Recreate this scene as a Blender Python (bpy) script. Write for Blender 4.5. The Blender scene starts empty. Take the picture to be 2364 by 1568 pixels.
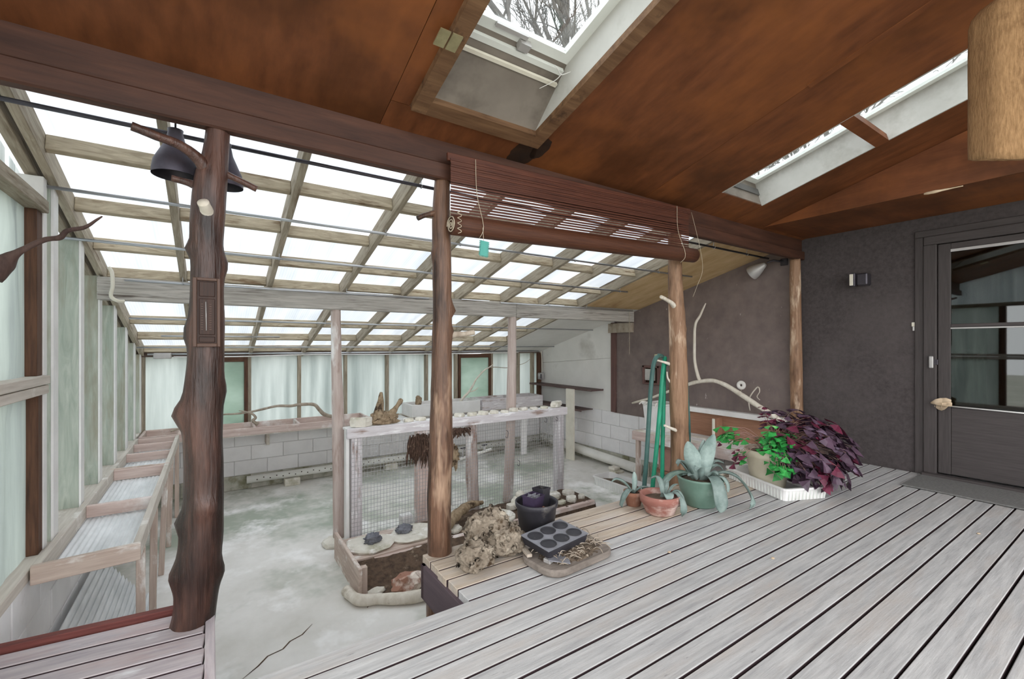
import bpy, bmesh, math, random
from mathutils import Vector, Matrix, noise

# ---------------------------------------------------------------- camera, sky, exposure
SC = bpy.context.scene
COL = SC.collection
cam_d = bpy.data.cameras.new('camera')
cam_d.sensor_width = 36.0
cam_d.lens = 36.0 * 1036.0 / 2364.0
cam_d.shift_y = 13.0 / 2364.0
cam_d.clip_start = 0.02
cam_d.clip_end = 300
cam = bpy.data.objects.new('camera', cam_d)
cam.location = (0, 0, 1.2)
cam.rotation_euler = (math.radians(90), 0, math.radians(-33.8))
COL.objects.link(cam)
SC.camera = cam

world = bpy.data.worlds.new('overcast_sky')
SC.world = world
world.use_nodes = True
wnt = world.node_tree
wnt.nodes.clear()
w_bg = wnt.nodes.new('ShaderNodeBackground')
w_out = wnt.nodes.new('ShaderNodeOutputWorld')
w_bg.inputs[0].default_value = (0.96, 0.98, 1.0, 1)      # even overcast sky
w_bg.inputs[1].default_value = 1.0
wnt.links.new(w_bg.outputs[0], w_out.inputs[0])

VS = SC.view_settings
SC.display_settings.display_device = 'sRGB'
VS.view_transform = 'Standard'
VS.look = 'None'
VS.gamma = 1.0
VS.use_curve_mapping = False
VS.exposure = 2.03
SC.cycles.diffuse_bounces = 8
SC.cycles.max_bounces = 14
SC.cycles.transparent_max_bounces = 16

R = random.Random(7)
W = {}

# ---------------------------------------------------------------- materials
def lin(c):
    return tuple((x / 12.92 if x <= 0.04045 else ((x + 0.055) / 1.055) ** 2.4) for x in c)
def hx(h):
    return lin((int(h[0:2], 16) / 255, int(h[2:4], 16) / 255, int(h[4:6], 16) / 255))

def coords(nt, st):
    tc = nt.nodes.new('ShaderNodeTexCoord')
    oi = nt.nodes.new('ShaderNodeObjectInfo')
    mul = nt.nodes.new('ShaderNodeVectorMath'); mul.operation = 'MULTIPLY'
    mul.inputs[1].default_value = (17.3, 31.7, 23.1)
    comb = nt.nodes.new('ShaderNodeCombineXYZ')
    for i in range(3):
        nt.links.new(oi.outputs['Random'], comb.inputs[i])
    nt.links.new(comb.outputs[0], mul.inputs[0])
    add = nt.nodes.new('ShaderNodeVectorMath'); add.operation = 'ADD'
    nt.links.new(tc.outputs['Object'], add.inputs[0])
    nt.links.new(mul.outputs[0], add.inputs[1])
    mp = nt.nodes.new('ShaderNodeVectorMath'); mp.operation = 'MULTIPLY'
    mp.inputs[1].default_value = st
    nt.links.new(add.outputs[0], mp.inputs[0])
    return mp.outputs[0], add.outputs[0], oi

def noise_node(nt, vec, sc, det=4, rough=0.6, dist=0.0):
    n = nt.nodes.new('ShaderNodeTexNoise')
    n.inputs['Scale'].default_value = sc
    n.inputs['Detail'].default_value = det
    n.inputs['Roughness'].default_value = rough
    n.inputs['Distortion'].default_value = dist
    nt.links.new(vec, n.inputs['Vector'])
    return n.outputs[0]

def ramp(nt, fac, stops):
    r = nt.nodes.new('ShaderNodeValToRGB')
    els = r.color_ramp.elements
    while len(els) < len(stops):
        els.new(0.5)
    for e, (p, c) in zip(els, stops):
        e.position = p
        e.color = (*c, 1) if len(c) == 3 else c
    nt.links.new(fac, r.inputs[0])
    return r.outputs[0]

def mixc(nt, fac, a, b):
    m = nt.nodes.new('ShaderNodeMix'); m.data_type = 'RGBA'
    if isinstance(fac, (int, float)): m.inputs[0].default_value = fac
    else: nt.links.new(fac, m.inputs[0])
    for s, v in ((6, a), (7, b)):
        if isinstance(v, tuple): m.inputs[s].default_value = (*v, 1)
        else: nt.links.new(v, m.inputs[s])
    return m.outputs[2]

MATS = {}
def mat(name, c1, c2, st=(1, 1, 1), sc=6.0, blotch=None, bsc=2.0, bst=(1, 1, 1), bth=(0.5, 0.65), blotch2=None, b2sc=5.0, b2th=(0.55, 0.7),
        rough=0.75, bump=0.15, bdist=0.01, metal=0.0, var=0.0, spec=0.3, dist=0.0, det=5):
    m = bpy.data.materials.new(name); m.use_nodes = True
    nt = m.node_tree
    bs = nt.nodes['Principled BSDF']
    v, base, oi = coords(nt, st)
    n = noise_node(nt, v, sc, det, 0.62, dist)
    col = ramp(nt, n, [(0.28, hx(c1)), (0.72, hx(c2))])
    def layer(col, c, s, th, off, stv):
        mv = nt.nodes.new('ShaderNodeVectorMath'); mv.operation = 'MULTIPLY_ADD'
        mv.inputs[1].default_value = stv
        mv.inputs[2].default_value = (off, off * 1.3, off * 0.7)
        nt.links.new(base, mv.inputs[0])
        n2 = noise_node(nt, mv.outputs[0], s, 5, 0.65)
        f = ramp(nt, n2, [(th[0], (0, 0, 0)), (th[1], (1, 1, 1))])
        return mixc(nt, f, col, hx(c))
    if blotch: col = layer(col, blotch, bsc, bth, 3.1, bst)
    if blotch2: col = layer(col, blotch2, b2sc, b2th, 9.7, bst)
    if var:
        hs = nt.nodes.new('ShaderNodeHueSaturation')
        mr = nt.nodes.new('ShaderNodeMapRange')
        mr.inputs[3].default_value = 1 - var; mr.inputs[4].default_value = 1 + var
        nt.links.new(oi.outputs['Random'], mr.inputs[0])
        nt.links.new(mr.outputs[0], hs.inputs['Value'])
        nt.links.new(col, hs.inputs['Color'])
        col = hs.outputs[0]
    nt.links.new(col, bs.inputs['Base Color'])
    bs.inputs['Roughness'].default_value = rough
    bs.inputs['Metallic'].default_value = metal
    bs.inputs['Specular IOR Level'].default_value = spec
    if bump:
        b = nt.nodes.new('ShaderNodeBump')
        b.inputs['Strength'].default_value = bump
        b.inputs['Distance'].default_value = bdist
        nt.links.new(n, b.inputs['Height'])
        nt.links.new(b.outputs[0], bs.inputs['Normal'])
    MATS[name] = m
    return m

def translucent(name, c1, c2, st=(1, 1, 1), sc=4.0, trans=0.8, ribs=None, rough=0.4):
    """fibreglass / polythene sheet: lets daylight through diffusely"""
    m = bpy.data.materials.new(name); m.use_nodes = True
    nt = m.node_tree; nt.nodes.clear()
    v, base, oi = coords(nt, st)
    n = noise_node(nt, v, sc, 5, 0.6)
    col = ramp(nt, n, [(0.3, hx(c1)), (0.7, hx(c2))])
    if ribs:
        wv = nt.nodes.new('ShaderNodeTexWave'); wv.wave_type = 'BANDS'; wv.bands_direction = ribs[0]
        wv.inputs['Scale'].default_value = ribs[1]
        tc = nt.nodes.new('ShaderNodeTexCoord')
        nt.links.new(tc.outputs['Object'], wv.inputs['Vector'])
        f = ramp(nt, wv.outputs['Fac'], [(0.0, (0.93, 0.93, 0.93)), (1.0, (1, 1, 1))])
        mm = nt.nodes.new('ShaderNodeMix'); mm.data_type = 'RGBA'; mm.blend_type = 'MULTIPLY'; mm.inputs[0].default_value = 1.0
        nt.links.new(col, mm.inputs[6]); nt.links.new(f, mm.inputs[7])
        col = mm.outputs[2]
    t = nt.nodes.new('ShaderNodeBsdfTranslucent'); d = nt.nodes.new('ShaderNodeBsdfDiffuse')
    nt.links.new(col, t.inputs[0]); nt.links.new(col, d.inputs[0])
    ms = nt.nodes.new('ShaderNodeMixShader')
    lw = nt.nodes.new('ShaderNodeLayerWeight'); lw.inputs[0].default_value = 0.5      # a sheet passes less light at a slant
    mr = nt.nodes.new('ShaderNodeMapRange'); mr.inputs[3].default_value = trans; mr.inputs[4].default_value = trans * .28
    nt.links.new(lw.outputs['Facing'], mr.inputs[0]); nt.links.new(mr.outputs[0], ms.inputs[0])
    nt.links.new(d.outputs[0], ms.inputs[1]); nt.links.new(t.outputs[0], ms.inputs[2])
    g = nt.nodes.new('ShaderNodeBsdfGlossy'); g.inputs['Roughness'].default_value = rough
    ms2 = nt.nodes.new('ShaderNodeMixShader'); ms2.inputs[0].default_value = 0.04
    nt.links.new(ms.outputs[0], ms2.inputs[1]); nt.links.new(g.outputs[0], ms2.inputs[2])
    o = nt.nodes.new('ShaderNodeOutputMaterial'); nt.links.new(ms2.outputs[0], o.inputs[0])
    MATS[name] = m
    return m

def clear_glass(name, tint, refl=0.08, rough=0.02):
    m = bpy.data.materials.new(name); m.use_nodes = True
    nt = m.node_tree; nt.nodes.clear()
    t = nt.nodes.new('ShaderNodeBsdfTransparent'); t.inputs[0].default_value = (*tint, 1)
    g = nt.nodes.new('ShaderNodeBsdfGlossy'); g.inputs['Roughness'].default_value = rough
    fr = nt.nodes.new('ShaderNodeLayerWeight'); fr.inputs[0].default_value = 0.25
    mr = nt.nodes.new('ShaderNodeMapRange'); mr.inputs[3].default_value = refl; mr.inputs[4].default_value = 0.8
    nt.links.new(fr.outputs['Facing'], mr.inputs[0])
    ms = nt.nodes.new('ShaderNodeMixShader')
    nt.links.new(mr.outputs[0], ms.inputs[0])
    nt.links.new(t.outputs[0], ms.inputs[1]); nt.links.new(g.outputs[0], ms.inputs[2])
    o = nt.nodes.new('ShaderNodeOutputMaterial'); nt.links.new(ms.outputs[0], o.inputs[0])
    MATS[name] = m
    return m

G = (1.0, 16.0, 16.0)     # grain runs along local X
mat('deck_grey', '9B9A9A', 'C4C3C1', st=(1.0, 14, 14), sc=3.4, blotch='B1ABA6', bsc=1.6, bst=(1, 5, 5), bth=(.5, .72), blotch2='7F7D7C', b2sc=9, b2th=(.66, .76), rough=.7, bump=.3, var=.07, det=9)
mat('deck_tan', 'A29281', 'C8B9A7', st=(1.2, 14, 14), sc=3.2, blotch='B4ADA6', bsc=1.5, bst=(1, 4, 4), bth=(.48, .7), blotch2='857566', b2sc=8, b2th=(.64, .74), rough=.7, bump=.25, var=.08)
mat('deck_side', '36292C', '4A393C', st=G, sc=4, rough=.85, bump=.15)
mat('fascia_purple', '4E4247', '5F5055', st=G, sc=3, rough=.7, bump=.1)
mat('red_board', '5A2F2C', '7A4640', st=G, sc=4, rough=.7, bump=.15)
mat('platform_grey', '9C9398', 'C2B8B8', st=(1.2, 12, 12), sc=3.2, blotch='A98F8B', bsc=1.6, bst=(1, 4, 4), bth=(.5, .75), blotch2='D4D2D3', b2sc=3, b2th=(.6, .72), rough=.7, bump=.2, var=.06)
mat('rafter_wood', '857A69', 'B6AB99', st=(1.0, 11, 11), sc=3.4, blotch='6B5A47', bsc=2.6, bst=(.6, 6, 6), bth=(.56, .7), rough=.8, bump=.2, var=.1, dist=1.2)
mat('purlin_wood', '968873', 'C8BBA3', st=(1.0, 7, 7), sc=3.6, blotch='77624B', bsc=3.0, bst=(.9, 7, 7), bth=(.56, .68), rough=.8, bump=.2, var=.12, dist=2.2)
mat('grey_beam_wood', '8E8982', 'C6C1BA', st=(.6, 12, 12), sc=3.2, blotch='5A5049', bsc=2.2, bst=(.5, 10, 10), bth=(.58, .68), rough=.8, bump=.25, dist=1.5)
mat('stud_z', '98A294', 'C3C8BC', st=(7, 7, .8), sc=3.0, blotch='9A9380', bsc=1.6, bst=(3, 3, .5), bth=(.5, .68), rough=.8, bump=.15, var=.08, dist=1.6)
mat('stud_green', '94A392', 'BCC7B7', st=(.8, 8, 8), sc=3.0, blotch='8E8A78', bsc=2.0, bst=(.6, 6, 6), bth=(.55, .72), rough=.8, bump=.15, var=.08, dist=1.0)
mat('sill_pale', 'B5ABA0', 'D0C8BE', st=G, sc=3, blotch='E8E4DE', bsc=4, bth=(.56, .68), rough=.85, bump=.15)
mat('brown_frame', '3E2A20', '6B4A36', st=G, sc=4, rough=.65, bump=.2)
mat('dark_frame', '4A3A33', '66544B', st=G, sc=4, rough=.7, bump=.15)
mat('bench_wood', 'AB968A', 'D0BFB2', st=(1, 13, 13), sc=3, blotch='E8E3DE', bsc=4, bst=(1, 2, 2), bth=(.55, .68), rough=.8, bump=.15, var=.08)
mat('pinkish_wood', 'B59D94', 'D6C4BC', st=(1, 13, 13), sc=3, blotch='E9E4E1', bsc=3, bth=(.52, .68), rough=.8, bump=.15, var=.08)
mat('ceiling_ply', '5A331C', '7C4A2B', st=(5, .7, 5), sc=2.6, blotch='45260F', bsc=1.1, bth=(.48, .75), blotch2='8A522A', b2sc=1.0, b2th=(.52, .75), rough=.55, bump=.05, var=.06)
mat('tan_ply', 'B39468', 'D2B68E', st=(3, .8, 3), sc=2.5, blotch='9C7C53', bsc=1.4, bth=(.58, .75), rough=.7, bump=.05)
mat('mould_shade_black', '231711', '3A2516', sc=9, rough=.8, bump=.1)  # ceiling mould, and the painted shade below the plank gaps
mat('beam_brown', '35211A', '543629', st=(.8, 8, 8), sc=3, rough=.55, bump=.12, var=.05)
mat('frame_wood', '553B27', '7C5E43', st=(1, 10, 10), sc=3, blotch='2E1D12', bsc=6, bth=(.55, .68), rough=.65, bump=.15, var=.05)
mat('white_vinyl', 'D5D8D2', 'E6E8E4', sc=3, rough=.4, bump=.0)
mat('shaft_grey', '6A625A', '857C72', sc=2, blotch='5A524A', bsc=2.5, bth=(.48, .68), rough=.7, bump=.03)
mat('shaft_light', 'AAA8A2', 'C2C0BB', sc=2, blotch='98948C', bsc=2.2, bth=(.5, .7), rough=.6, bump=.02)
mat('brass_plate', '9B9472', 'BDB48C', sc=12, rough=.4, metal=.7, bump=.1)
mat('log_brown', '4B3528', '7C5C48', st=(7, 7, .6), sc=5, blotch='2B1A11', bsc=3.4, bst=(1, 1, .22), bth=(.5, .6), blotch2='A88B73', b2sc=4.2, b2th=(.58, .68), rough=.42, bump=.6, bdist=.02, spec=.4)
mat('log_red', '3D2822', '66483D', st=(7, 7, .55), sc=5, blotch='22140F', bsc=3, bst=(1, 1, .22), bth=(.5, .62), blotch2='8A6A5A', b2sc=4.4, b2th=(.6, .7), rough=.36, bump=.6, bdist=.02, spec=.45)
mat('log_orange', '76563F', 'A5846A', st=(7, 7, .6), sc=5, blotch='4B3323', bsc=3.6, bst=(1, 1, .25), bth=(.52, .64), blotch2='D9C0A6', b2sc=5, b2th=(.57, .68), rough=.5, bump=.6, bdist=.02)
mat('log_worn', 'A8948B', 'CBBDB6', st=(7, 7, .6), sc=4, blotch='856356', bsc=3.6, bst=(1, 1, .25), bth=(.52, .66), blotch2='EDEAE8', b2sc=5, b2th=(.54, .64), rough=.75, bump=.3)
mat('whitewash', 'C4BDBF', 'DCD7D8', st=(1, 10, 10), sc=3.4, blotch='9A857C', bsc=2.8, bst=(.8, 4, 4), bth=(.56, .68), blotch2='F0EEEE', b2sc=5, b2th=(.54, .66), rough=.8, bump=.25, var=.05)
mat('driftwood', '6E5B45', 'AB977D', st=(4, 4, 1.2), sc=8, blotch='3F3022', bsc=9, bth=(.53, .63), rough=.85, bump=.6)
mat('pale_branch', 'C4BAA9', 'E2DBCF', st=(3, 3, 1), sc=6, blotch='A39682', bsc=5, bth=(.6, .72), rough=.7, bump=.15)
mat('grey_branch', '8B7E6F', 'B6AA9B', st=(3, 3, 1), sc=6, blotch='6B5A4A', bsc=5, bth=(.58, .72), rough=.8, bump=.2)
mat('dark_stick', '3E2D29', '67514A', st=(3, 3, 1), sc=8, rough=.7, bump=.3)
mat('concrete', 'C9C5BC', 'E9E6E1', sc=1.7, blotch='A3A99A', bsc=.85, bth=(.47, .62), blotch2='F3F1EE', b2sc=1.5, b2th=(.52, .66), rough=.65, bump=.12, det=10)
mat('painted_block', 'DCDADA', 'EDEBEB', sc=3, blotch='B6AFA8', bsc=1.8, bth=(.6, .75), rough=.85, bump=.25, bdist=.006, var=.025)
mat('mossy_block', '9E9C8C', 'C9C6BD', sc=4, blotch='7C7A62', bsc=3, bth=(.5, .65), rough=.9, bump=.3, var=.05)
mat('mortar', 'B9B7B5', 'CECCCA', sc=8, rough=.95, bump=.1)
mat('white_panel_lit_ply', 'DAD8D3', 'EBE9E5', sc=1.5, blotch='B9B5AD', bsc=1.1, bth=(.58, .8), rough=.75, bump=.05)
mat('wall_brown', '6B5F5C', '82746E', sc=5, blotch='8B7E79', bsc=1.0, bth=(.5, .75), blotch2='C4BBB6', b2sc=13, bst=(1, 1, .35), b2th=(.69, .72), rough=.7, bump=.15, det=9)
mat('wall_dark', '403B3A', '524B4B', sc=30, rough=.85, bump=.3, bdist=.003, blotch='5A5352', bsc=.8, bth=(.5, .8))
mat('trim_dark', '3E3938', '4D4746', st=G, sc=4, rough=.6, bump=.08)
mat('trim_plum', '5B4341', '72564F', st=G, sc=4, rough=.7, bump=.12)
mat('white_paint', 'D8D6D3', 'ECEAE8', sc=5, rough=.5, bump=.04)
mat('cream', 'D6D0C0', 'E8E3D5', sc=5, rough=.5, bump=.03)
mat('pvc', 'DAD8D0', 'ECEAE4', sc=3, rough=.35, bump=.02)
mat('galvanised', 'A6A7AB', 'C9CACD', st=G, sc=6, rough=.35, metal=.75, bump=.03)
mat('dark_metal', '3E3B40', '5A565C', sc=8, rough=.4, metal=.6, bump=.05)
mat('black_plastic', '232227', '3B393E', sc=6, blotch='77726C', bsc=5, bth=(.58, .74), rough=.45, bump=.08)
mat('grey_plastic', '66666B', '8E8E94', sc=9, blotch='45423F', bsc=5, bth=(.6, .72), rough=.5, bump=.06)
mat('purple_plastic', '2D2435', '453A50', sc=6, rough=.4, bump=.05)
mat('soil', '3E3128', '6B5848', sc=22, blotch='8A7A68', bsc=12, bth=(.6, .7), rough=.95, bump=.6, bdist=.02)
mat('leaf_litter', '3E342C', '786959', sc=24, blotch='A89C8C', bsc=18, bth=(.6, .66), rough=.95, bump=.9, bdist=.02)
mat('fibre', '3A2A22', '5E483C', sc=26, blotch='7E6A5C', bsc=20, bth=(.58, .66), rough=.95, bump=1.0, bdist=.02)
mat('terracotta', '8E5F4C', 'AC7E69', sc=5, blotch='C9B3A6', bsc=3, bth=(.54, .68), rough=.8, bump=.08)
mat('terracotta_red', '8A574D', 'A67468', st=(1, 1, 3), sc=4, blotch='CDB4A9', bsc=3, bst=(1, 1, 2), bth=(.5, .62), blotch2='6E4038', b2sc=4, b2th=(.58, .66), rough=.75, bump=.06)
mat('green_ceramic', '5A7668', '7C9587', sc=4, blotch='9FB3A7', bsc=3, bth=(.58, .75), rough=.35, bump=.03, spec=.5)
mat('cream_pot', 'C4BBA4', 'DCD4C1', sc=4, blotch='A59A80', bsc=3, bth=(.6, .75), rough=.55, bump=.05)
mat('agave_leaf', '667973', '98A7A1', st=(3, 3, 3), sc=4, blotch='57705F', bsc=3, bth=(.56, .75), rough=.5, bump=.05, var=.16)
mat('oxalis_purple', '352632', '5C4656', sc=9, blotch='8B7A8E', bsc=3.5, bth=(.56, .72), rough=.4, bump=.05, var=.35)
mat('oxalis_red', '47192A', '6E2A41', sc=9, rough=.45, bump=.05, var=.25)
mat('oxalis_green', '17702F', '3F9E4C', sc=8, blotch='7DB36F', bsc=5, bth=(.58, .72), rough=.45, bump=.05, var=.25)
mat('plant_stem', '8E6A66', 'B08E80', sc=6, rough=.6, bump=.0)
mat('rock_tan', '6A5E50', '9E9282', sc=12, blotch='4A3B2B', bsc=16, bth=(.54, .64), blotch2='BFB4A2', b2sc=8, b2th=(.56, .7), rough=.95, bump=.8, bdist=.02, det=10)
mat('slab_stone', 'C6C0B2', 'E4DFD4', sc=6, blotch='ABA68F', bsc=4, bth=(.52, .68), blotch2='F4F1EC', b2sc=6, b2th=(.54, .66), rough=.9, bump=.5, bdist=.015)
mat('lava_grey', '5F6067', '8A8B92', sc=14, rough=.95, bump=.8, bdist=.02)
mat('rock_red', '84594A', 'B38B78', sc=6, blotch='E6DACE', bsc=3, bth=(.5, .58), rough=.9, bump=.5, bdist=.02)
mat('slab_wood', '6A615A', '8F857C', st=(1, 9, 9), sc=3, blotch='574E47', bsc=3, bth=(.52, .68), rough=.75, bump=.2)
mat('hose_green', '1E7A5E', '2F9A78', sc=5, rough=.4, bump=.03)
mat('hose_dark', '33514D', '4A6C66', sc=5, rough=.45, bump=.03)
mat('bamboo', '3E2017', '5C3425', st=(1, 14, 14), sc=4, rough=.5, bump=.15, var=.12)
mat('bamboo_roll', '3E2318', '5C3826', st=(1, 40, 40), sc=4, rough=.5, bump=.4, bdist=.008)
mat('cord', 'A89A86', 'C9BDA8', sc=10, rough=.8, bump=0)
mat('teal_plastic', '3E8A80', '58A699', sc=4, rough=.45, bump=0)
mat('burlap', '8A6A48', 'B38E66', st=(18, 18, 4), sc=6, blotch='6E5035', bsc=6, bth=(.52, .7), rough=.95, bump=.6, bdist=.008)
mat('wire', 'A9A7A8', 'BFBDBE', sc=6, rough=.45, metal=.5, bump=0)
mat('dark_wood_plaque', '271812', '3E271D', st=G, sc=5, rough=.5, bump=.15)
mat('plaque_frame', '4A352C', '614A3E', st=G, sc=5, rough=.45, bump=.12)
mat('bell_metal', '45414B', '625D66', sc=7, rough=.45, metal=.4, bump=.1)
mat('mat_grey', '636260', '7C7B78', sc=60, rough=.98, bump=.8, bdist=.006)
mat('dried_husk', 'B39A7C', 'DCC8AE', sc=8, rough=.85, bump=.25)
mat('lamp_grey', 'A3A09E', 'C2BFBD', sc=3, rough=.4, metal=.3, bump=0)
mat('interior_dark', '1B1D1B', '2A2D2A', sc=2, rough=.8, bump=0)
mat('curtain', '6A716E', '9AA19E', st=(1, 6, 1), sc=4, rough=.8, bump=0)
mat('bark', '4C4845', '696460', sc=8, rough=.9, bump=.2)
mat('bounce_ground', 'A6A699', 'C2C1B5', sc=.8, rough=.95, bump=.2)
mat('roof_felt', '4E4C4A', '62605D', sc=6, rough=.9, bump=.1)
mat('box_brown', '8A6450', 'A57C64', st=G, sc=3, rough=.75, bump=.1)
mat('terra_box', '9A7468', 'B48C7E', sc=4, rough=.8, bump=.1)
mat('shelf_dark', '4E3E3C', '6E5C58', st=G, sc=4, rough=.7, bump=.15)
mat('glove_white', 'D2CDC6', 'E8E4DE', sc=8, rough=.85, bump=.1)
translucent('roof_sheet', 'E2E6EA', 'F6F8FA', st=(6, .5, 1), sc=1.5, trans=.9, ribs=('X', 14))
translucent('wall_sheet', 'C2C9CB', 'F2F5F6', st=(7, 7, .3), sc=1.6, trans=.85)
translucent('wall_sheet_x', 'B4BBBA', 'DDE1E0', st=(.3, 4, 4), sc=1.6, trans=.8)
translucent('wall_sheet_green', 'B9CDBF', 'D6E2DA', st=(3, 3, .6), sc=1.6, trans=.8)
translucent('window_plastic', '8F9896', 'B9C4BE', st=(4, 4, .5), sc=1.5, trans=.6)
translucent('window_green', '9FB0A5', 'C2CEC7', st=(2, 2, 1), sc=1.5, trans=.8)
translucent('clear_corrugated', 'D8DADB', 'F4F5F6', st=(3, .8, 3), sc=5, trans=.25, rough=.15)
clear_glass('glass', (.93, .96, .97), .05)
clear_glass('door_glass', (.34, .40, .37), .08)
MT = MATS

# ---------------------------------------------------------------- geometry helpers
def set_kind(o, kind): o['kind'] = kind
def tag(o, label, cat, group=None, kind=None):
    o['label'] = label; o['category'] = cat
    if group: o['group'] = group
    if kind: o['kind'] = kind
    return o

def place(o, Mx, parent=None):
    COL.objects.link(o)
    if parent is not None:
        o.parent = parent
        o.matrix_parent_inverse = W[parent.name].inverted()
    o.matrix_basis = Mx
    W[o.name] = Mx.copy()
    return o

def empty(name, loc, label=None, cat=None, group=None, kind=None):
    e = bpy.data.objects.new(name, None)
    e.empty_display_size = .05
    place(e, Matrix.Translation(Vector(loc)))
    if label: tag(e, label, cat, group, kind)
    return e

def from_mesh(name, me, m, Mx=None, parent=None, smooth=False):
    o = bpy.data.objects.new(name, me)
    if m is not None:
        me.materials.clear(); me.materials.append(MT[m])
    if smooth:
        for p in me.polygons: p.use_smooth = True
    return place(o, Mx or Matrix.Identity(4), parent)

def from_bm(name, bm, m, Mx=None, parent=None, smooth=False):
    me = bpy.data.meshes.new(name)
    bm.to_mesh(me); bm.free()
    return from_mesh(name, me, m, Mx, parent, smooth)

def pydata(name, v, f, m, Mx=None, parent=None, smooth=False):
    me = bpy.data.meshes.new(name)
    me.from_pydata([tuple(q) for q in v], [], f)
    me.update()
    return from_mesh(name, me, m, Mx, parent, smooth)

def add_box(bm, c, d, Mx=None):
    r = bmesh.ops.create_cube(bm, size=1.0)
    for v in r['verts']:
        v.co = Vector((v.co.x * d[0] + c[0], v.co.y * d[1] + c[1], v.co.z * d[2] + c[2]))
        if Mx is not None: v.co = Mx @ v.co
    return r['verts']

def box_bm(d, bevel=0.0, jitter=0.0):
    bm = bmesh.new()
    bmesh.ops.create_cube(bm, size=1.0)
    for v in bm.verts:
        v.co = Vector((v.co.x * d[0], v.co.y * d[1], v.co.z * d[2]))
        if jitter: v.co += Vector((R.uniform(-1, 1), R.uniform(-1, 1), R.uniform(-1, 1))) * jitter
    if bevel > 0:
        bevel = min(bevel, min(d) * .35)
        bmesh.ops.bevel(bm, geom=list(bm.edges), offset=bevel, segments=1, affect='EDGES')
    return bm

RY = Matrix.Rotation(-math.pi / 2, 4, 'Y')
RZ = Matrix.Rotation(math.pi / 2, 4, 'Z')
def bx(name, x0, x1, y0, y1, z0, z1, m, parent=None, bevel=.003, jitter=0.0):
    """axis-aligned board, its grain (local X) along its longest side"""
    dx, dy, dz = x1 - x0, y1 - y0, z1 - z0
    c = Vector(((x0 + x1) / 2, (y0 + y1) / 2, (z0 + z1) / 2))
    if dx >= dy and dx >= dz: d, Rm = (dx, dy, dz), Matrix.Identity(4)
    elif dy >= dz: d, Rm = (dy, dx, dz), RZ
    else: d, Rm = (dz, dy, dx), RY
    return from_bm(name, box_bm(d, bevel, jitter), m, Matrix.Translation(c) @ Rm, parent)

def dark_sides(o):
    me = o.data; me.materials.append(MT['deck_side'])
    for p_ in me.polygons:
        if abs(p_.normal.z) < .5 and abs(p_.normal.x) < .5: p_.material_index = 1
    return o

def frame_to(p0, p1, up=(0, 0, 1)):
    p0, p1 = Vector(p0), Vector(p1)
    x = (p1 - p0).normalized(); u = Vector(up)
    if abs(x.dot(u)) > .99: u = Vector((0, 1, 0))
    y = u.cross(x).normalized(); z = x.cross(y)
    Rm = Matrix((x, y, z)).transposed().to_4x4()
    return Matrix.Translation((p0 + p1) / 2) @ Rm, (p1 - p0).length

def bar(name, p0, p1, w, h, m, parent=None, bevel=.003, up=(0, 0, 1)):
    Mx, L = frame_to(p0, p1, up)
    return from_bm(name, box_bm((L, w, h), bevel), m, Mx, parent)

def spline(pts, n=6):
    """Catmull-Rom through (x, y, z, r) points"""
    P = [Vector(p) for p in pts]
    if len(P) < 3: n = max(1, n)
    out = []
    for i in range(len(P) - 1):
        p0 = P[max(i - 1, 0)]; p1 = P[i]; p2 = P[i + 1]; p3 = P[min(i + 2, len(P) - 1)]
        for k in range(n):
            t = k / n
            out.append(0.5 * ((2 * p1) + (p2 - p0) * t + (2 * p0 - 5 * p1 + 4 * p2 - p3) * t * t + (3 * p1 - p0 - 3 * p2 + p3) * t ** 3))
    out.append(P[-1])
    return out

def tube_geo(pts, seg=10, n=6, nz=0.0, nsc=8.0, bumps=(), seed=0, origin=None):
    """lofted tube through (x, y, z, r); nz = relative radius noise; bumps = knots (index-free: height z, angle, size, amp)"""
    Q = spline([Vector((*p[:3], p[3])) for p in pts], n) if n > 1 else [Vector((*p[:3], p[3])) for p in pts]
    verts, faces = [], []
    prev = None
    for i, q in enumerate(Q):
        p = Vector(q[:3]); r = max(q[3], .0004)
        a = Vector(Q[max(i - 1, 0)][:3]); b = Vector(Q[min(i + 1, len(Q) - 1)][:3])
        t = (b - a).normalized() if (b - a).length > 1e-9 else Vector((0, 0, 1))
        if prev is None:
            u = Vector((1, 0, 0)) if abs(t.x) < .8 else Vector((0, 1, 0))
        else: u = prev
        u = (u - t * u.dot(t)).normalized(); prev = u
        v = t.cross(u)
        for s in range(seg):
            an = 2 * math.pi * s / seg
            d = u * math.cos(an) + v * math.sin(an)
            rr = r
            if nz:
                w = p + d * r
                rr *= 1 + nz * (noise.noise(Vector((w.x * nsc, w.y * nsc, w.z * nsc * .35 + seed))) + .5 * noise.noise(Vector((w.x * nsc * 3, w.y * nsc * 3, w.z * nsc + seed))))
            for (bz, ba, bs, amp) in bumps:
                da = (an - ba + math.pi) % (2 * math.pi) - math.pi
                rr += amp * math.exp(-((p.z - bz) / bs) ** 2 - (da / .55) ** 2)
            verts.append(p + d * rr)
    nq = len(Q)
    for i in range(nq - 1):
        for s in range(seg):
            s2 = (s + 1) % seg
            faces.append((i * seg + s, i * seg + s2, (i + 1) * seg + s2, (i + 1) * seg + s))
    verts.append(Vector(Q[0][:3])); verts.append(Vector(Q[-1][:3]))
    for s in range(seg):
        s2 = (s + 1) % seg
        faces.append((nq * seg, s2, s))
        faces.append((nq * seg + 1, (nq - 1) * seg + s, (nq - 1) * seg + s2))
    return verts, faces

def tube(name, pts, m, parent=None, seg=10, n=6, **kw):
    v, f = tube_geo(pts, seg, n, **kw)
    o = Vector(pts[0][:3])
    return pydata(name, [q - o for q in v], f, m, Matrix.Translation(o), parent, True)

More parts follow.
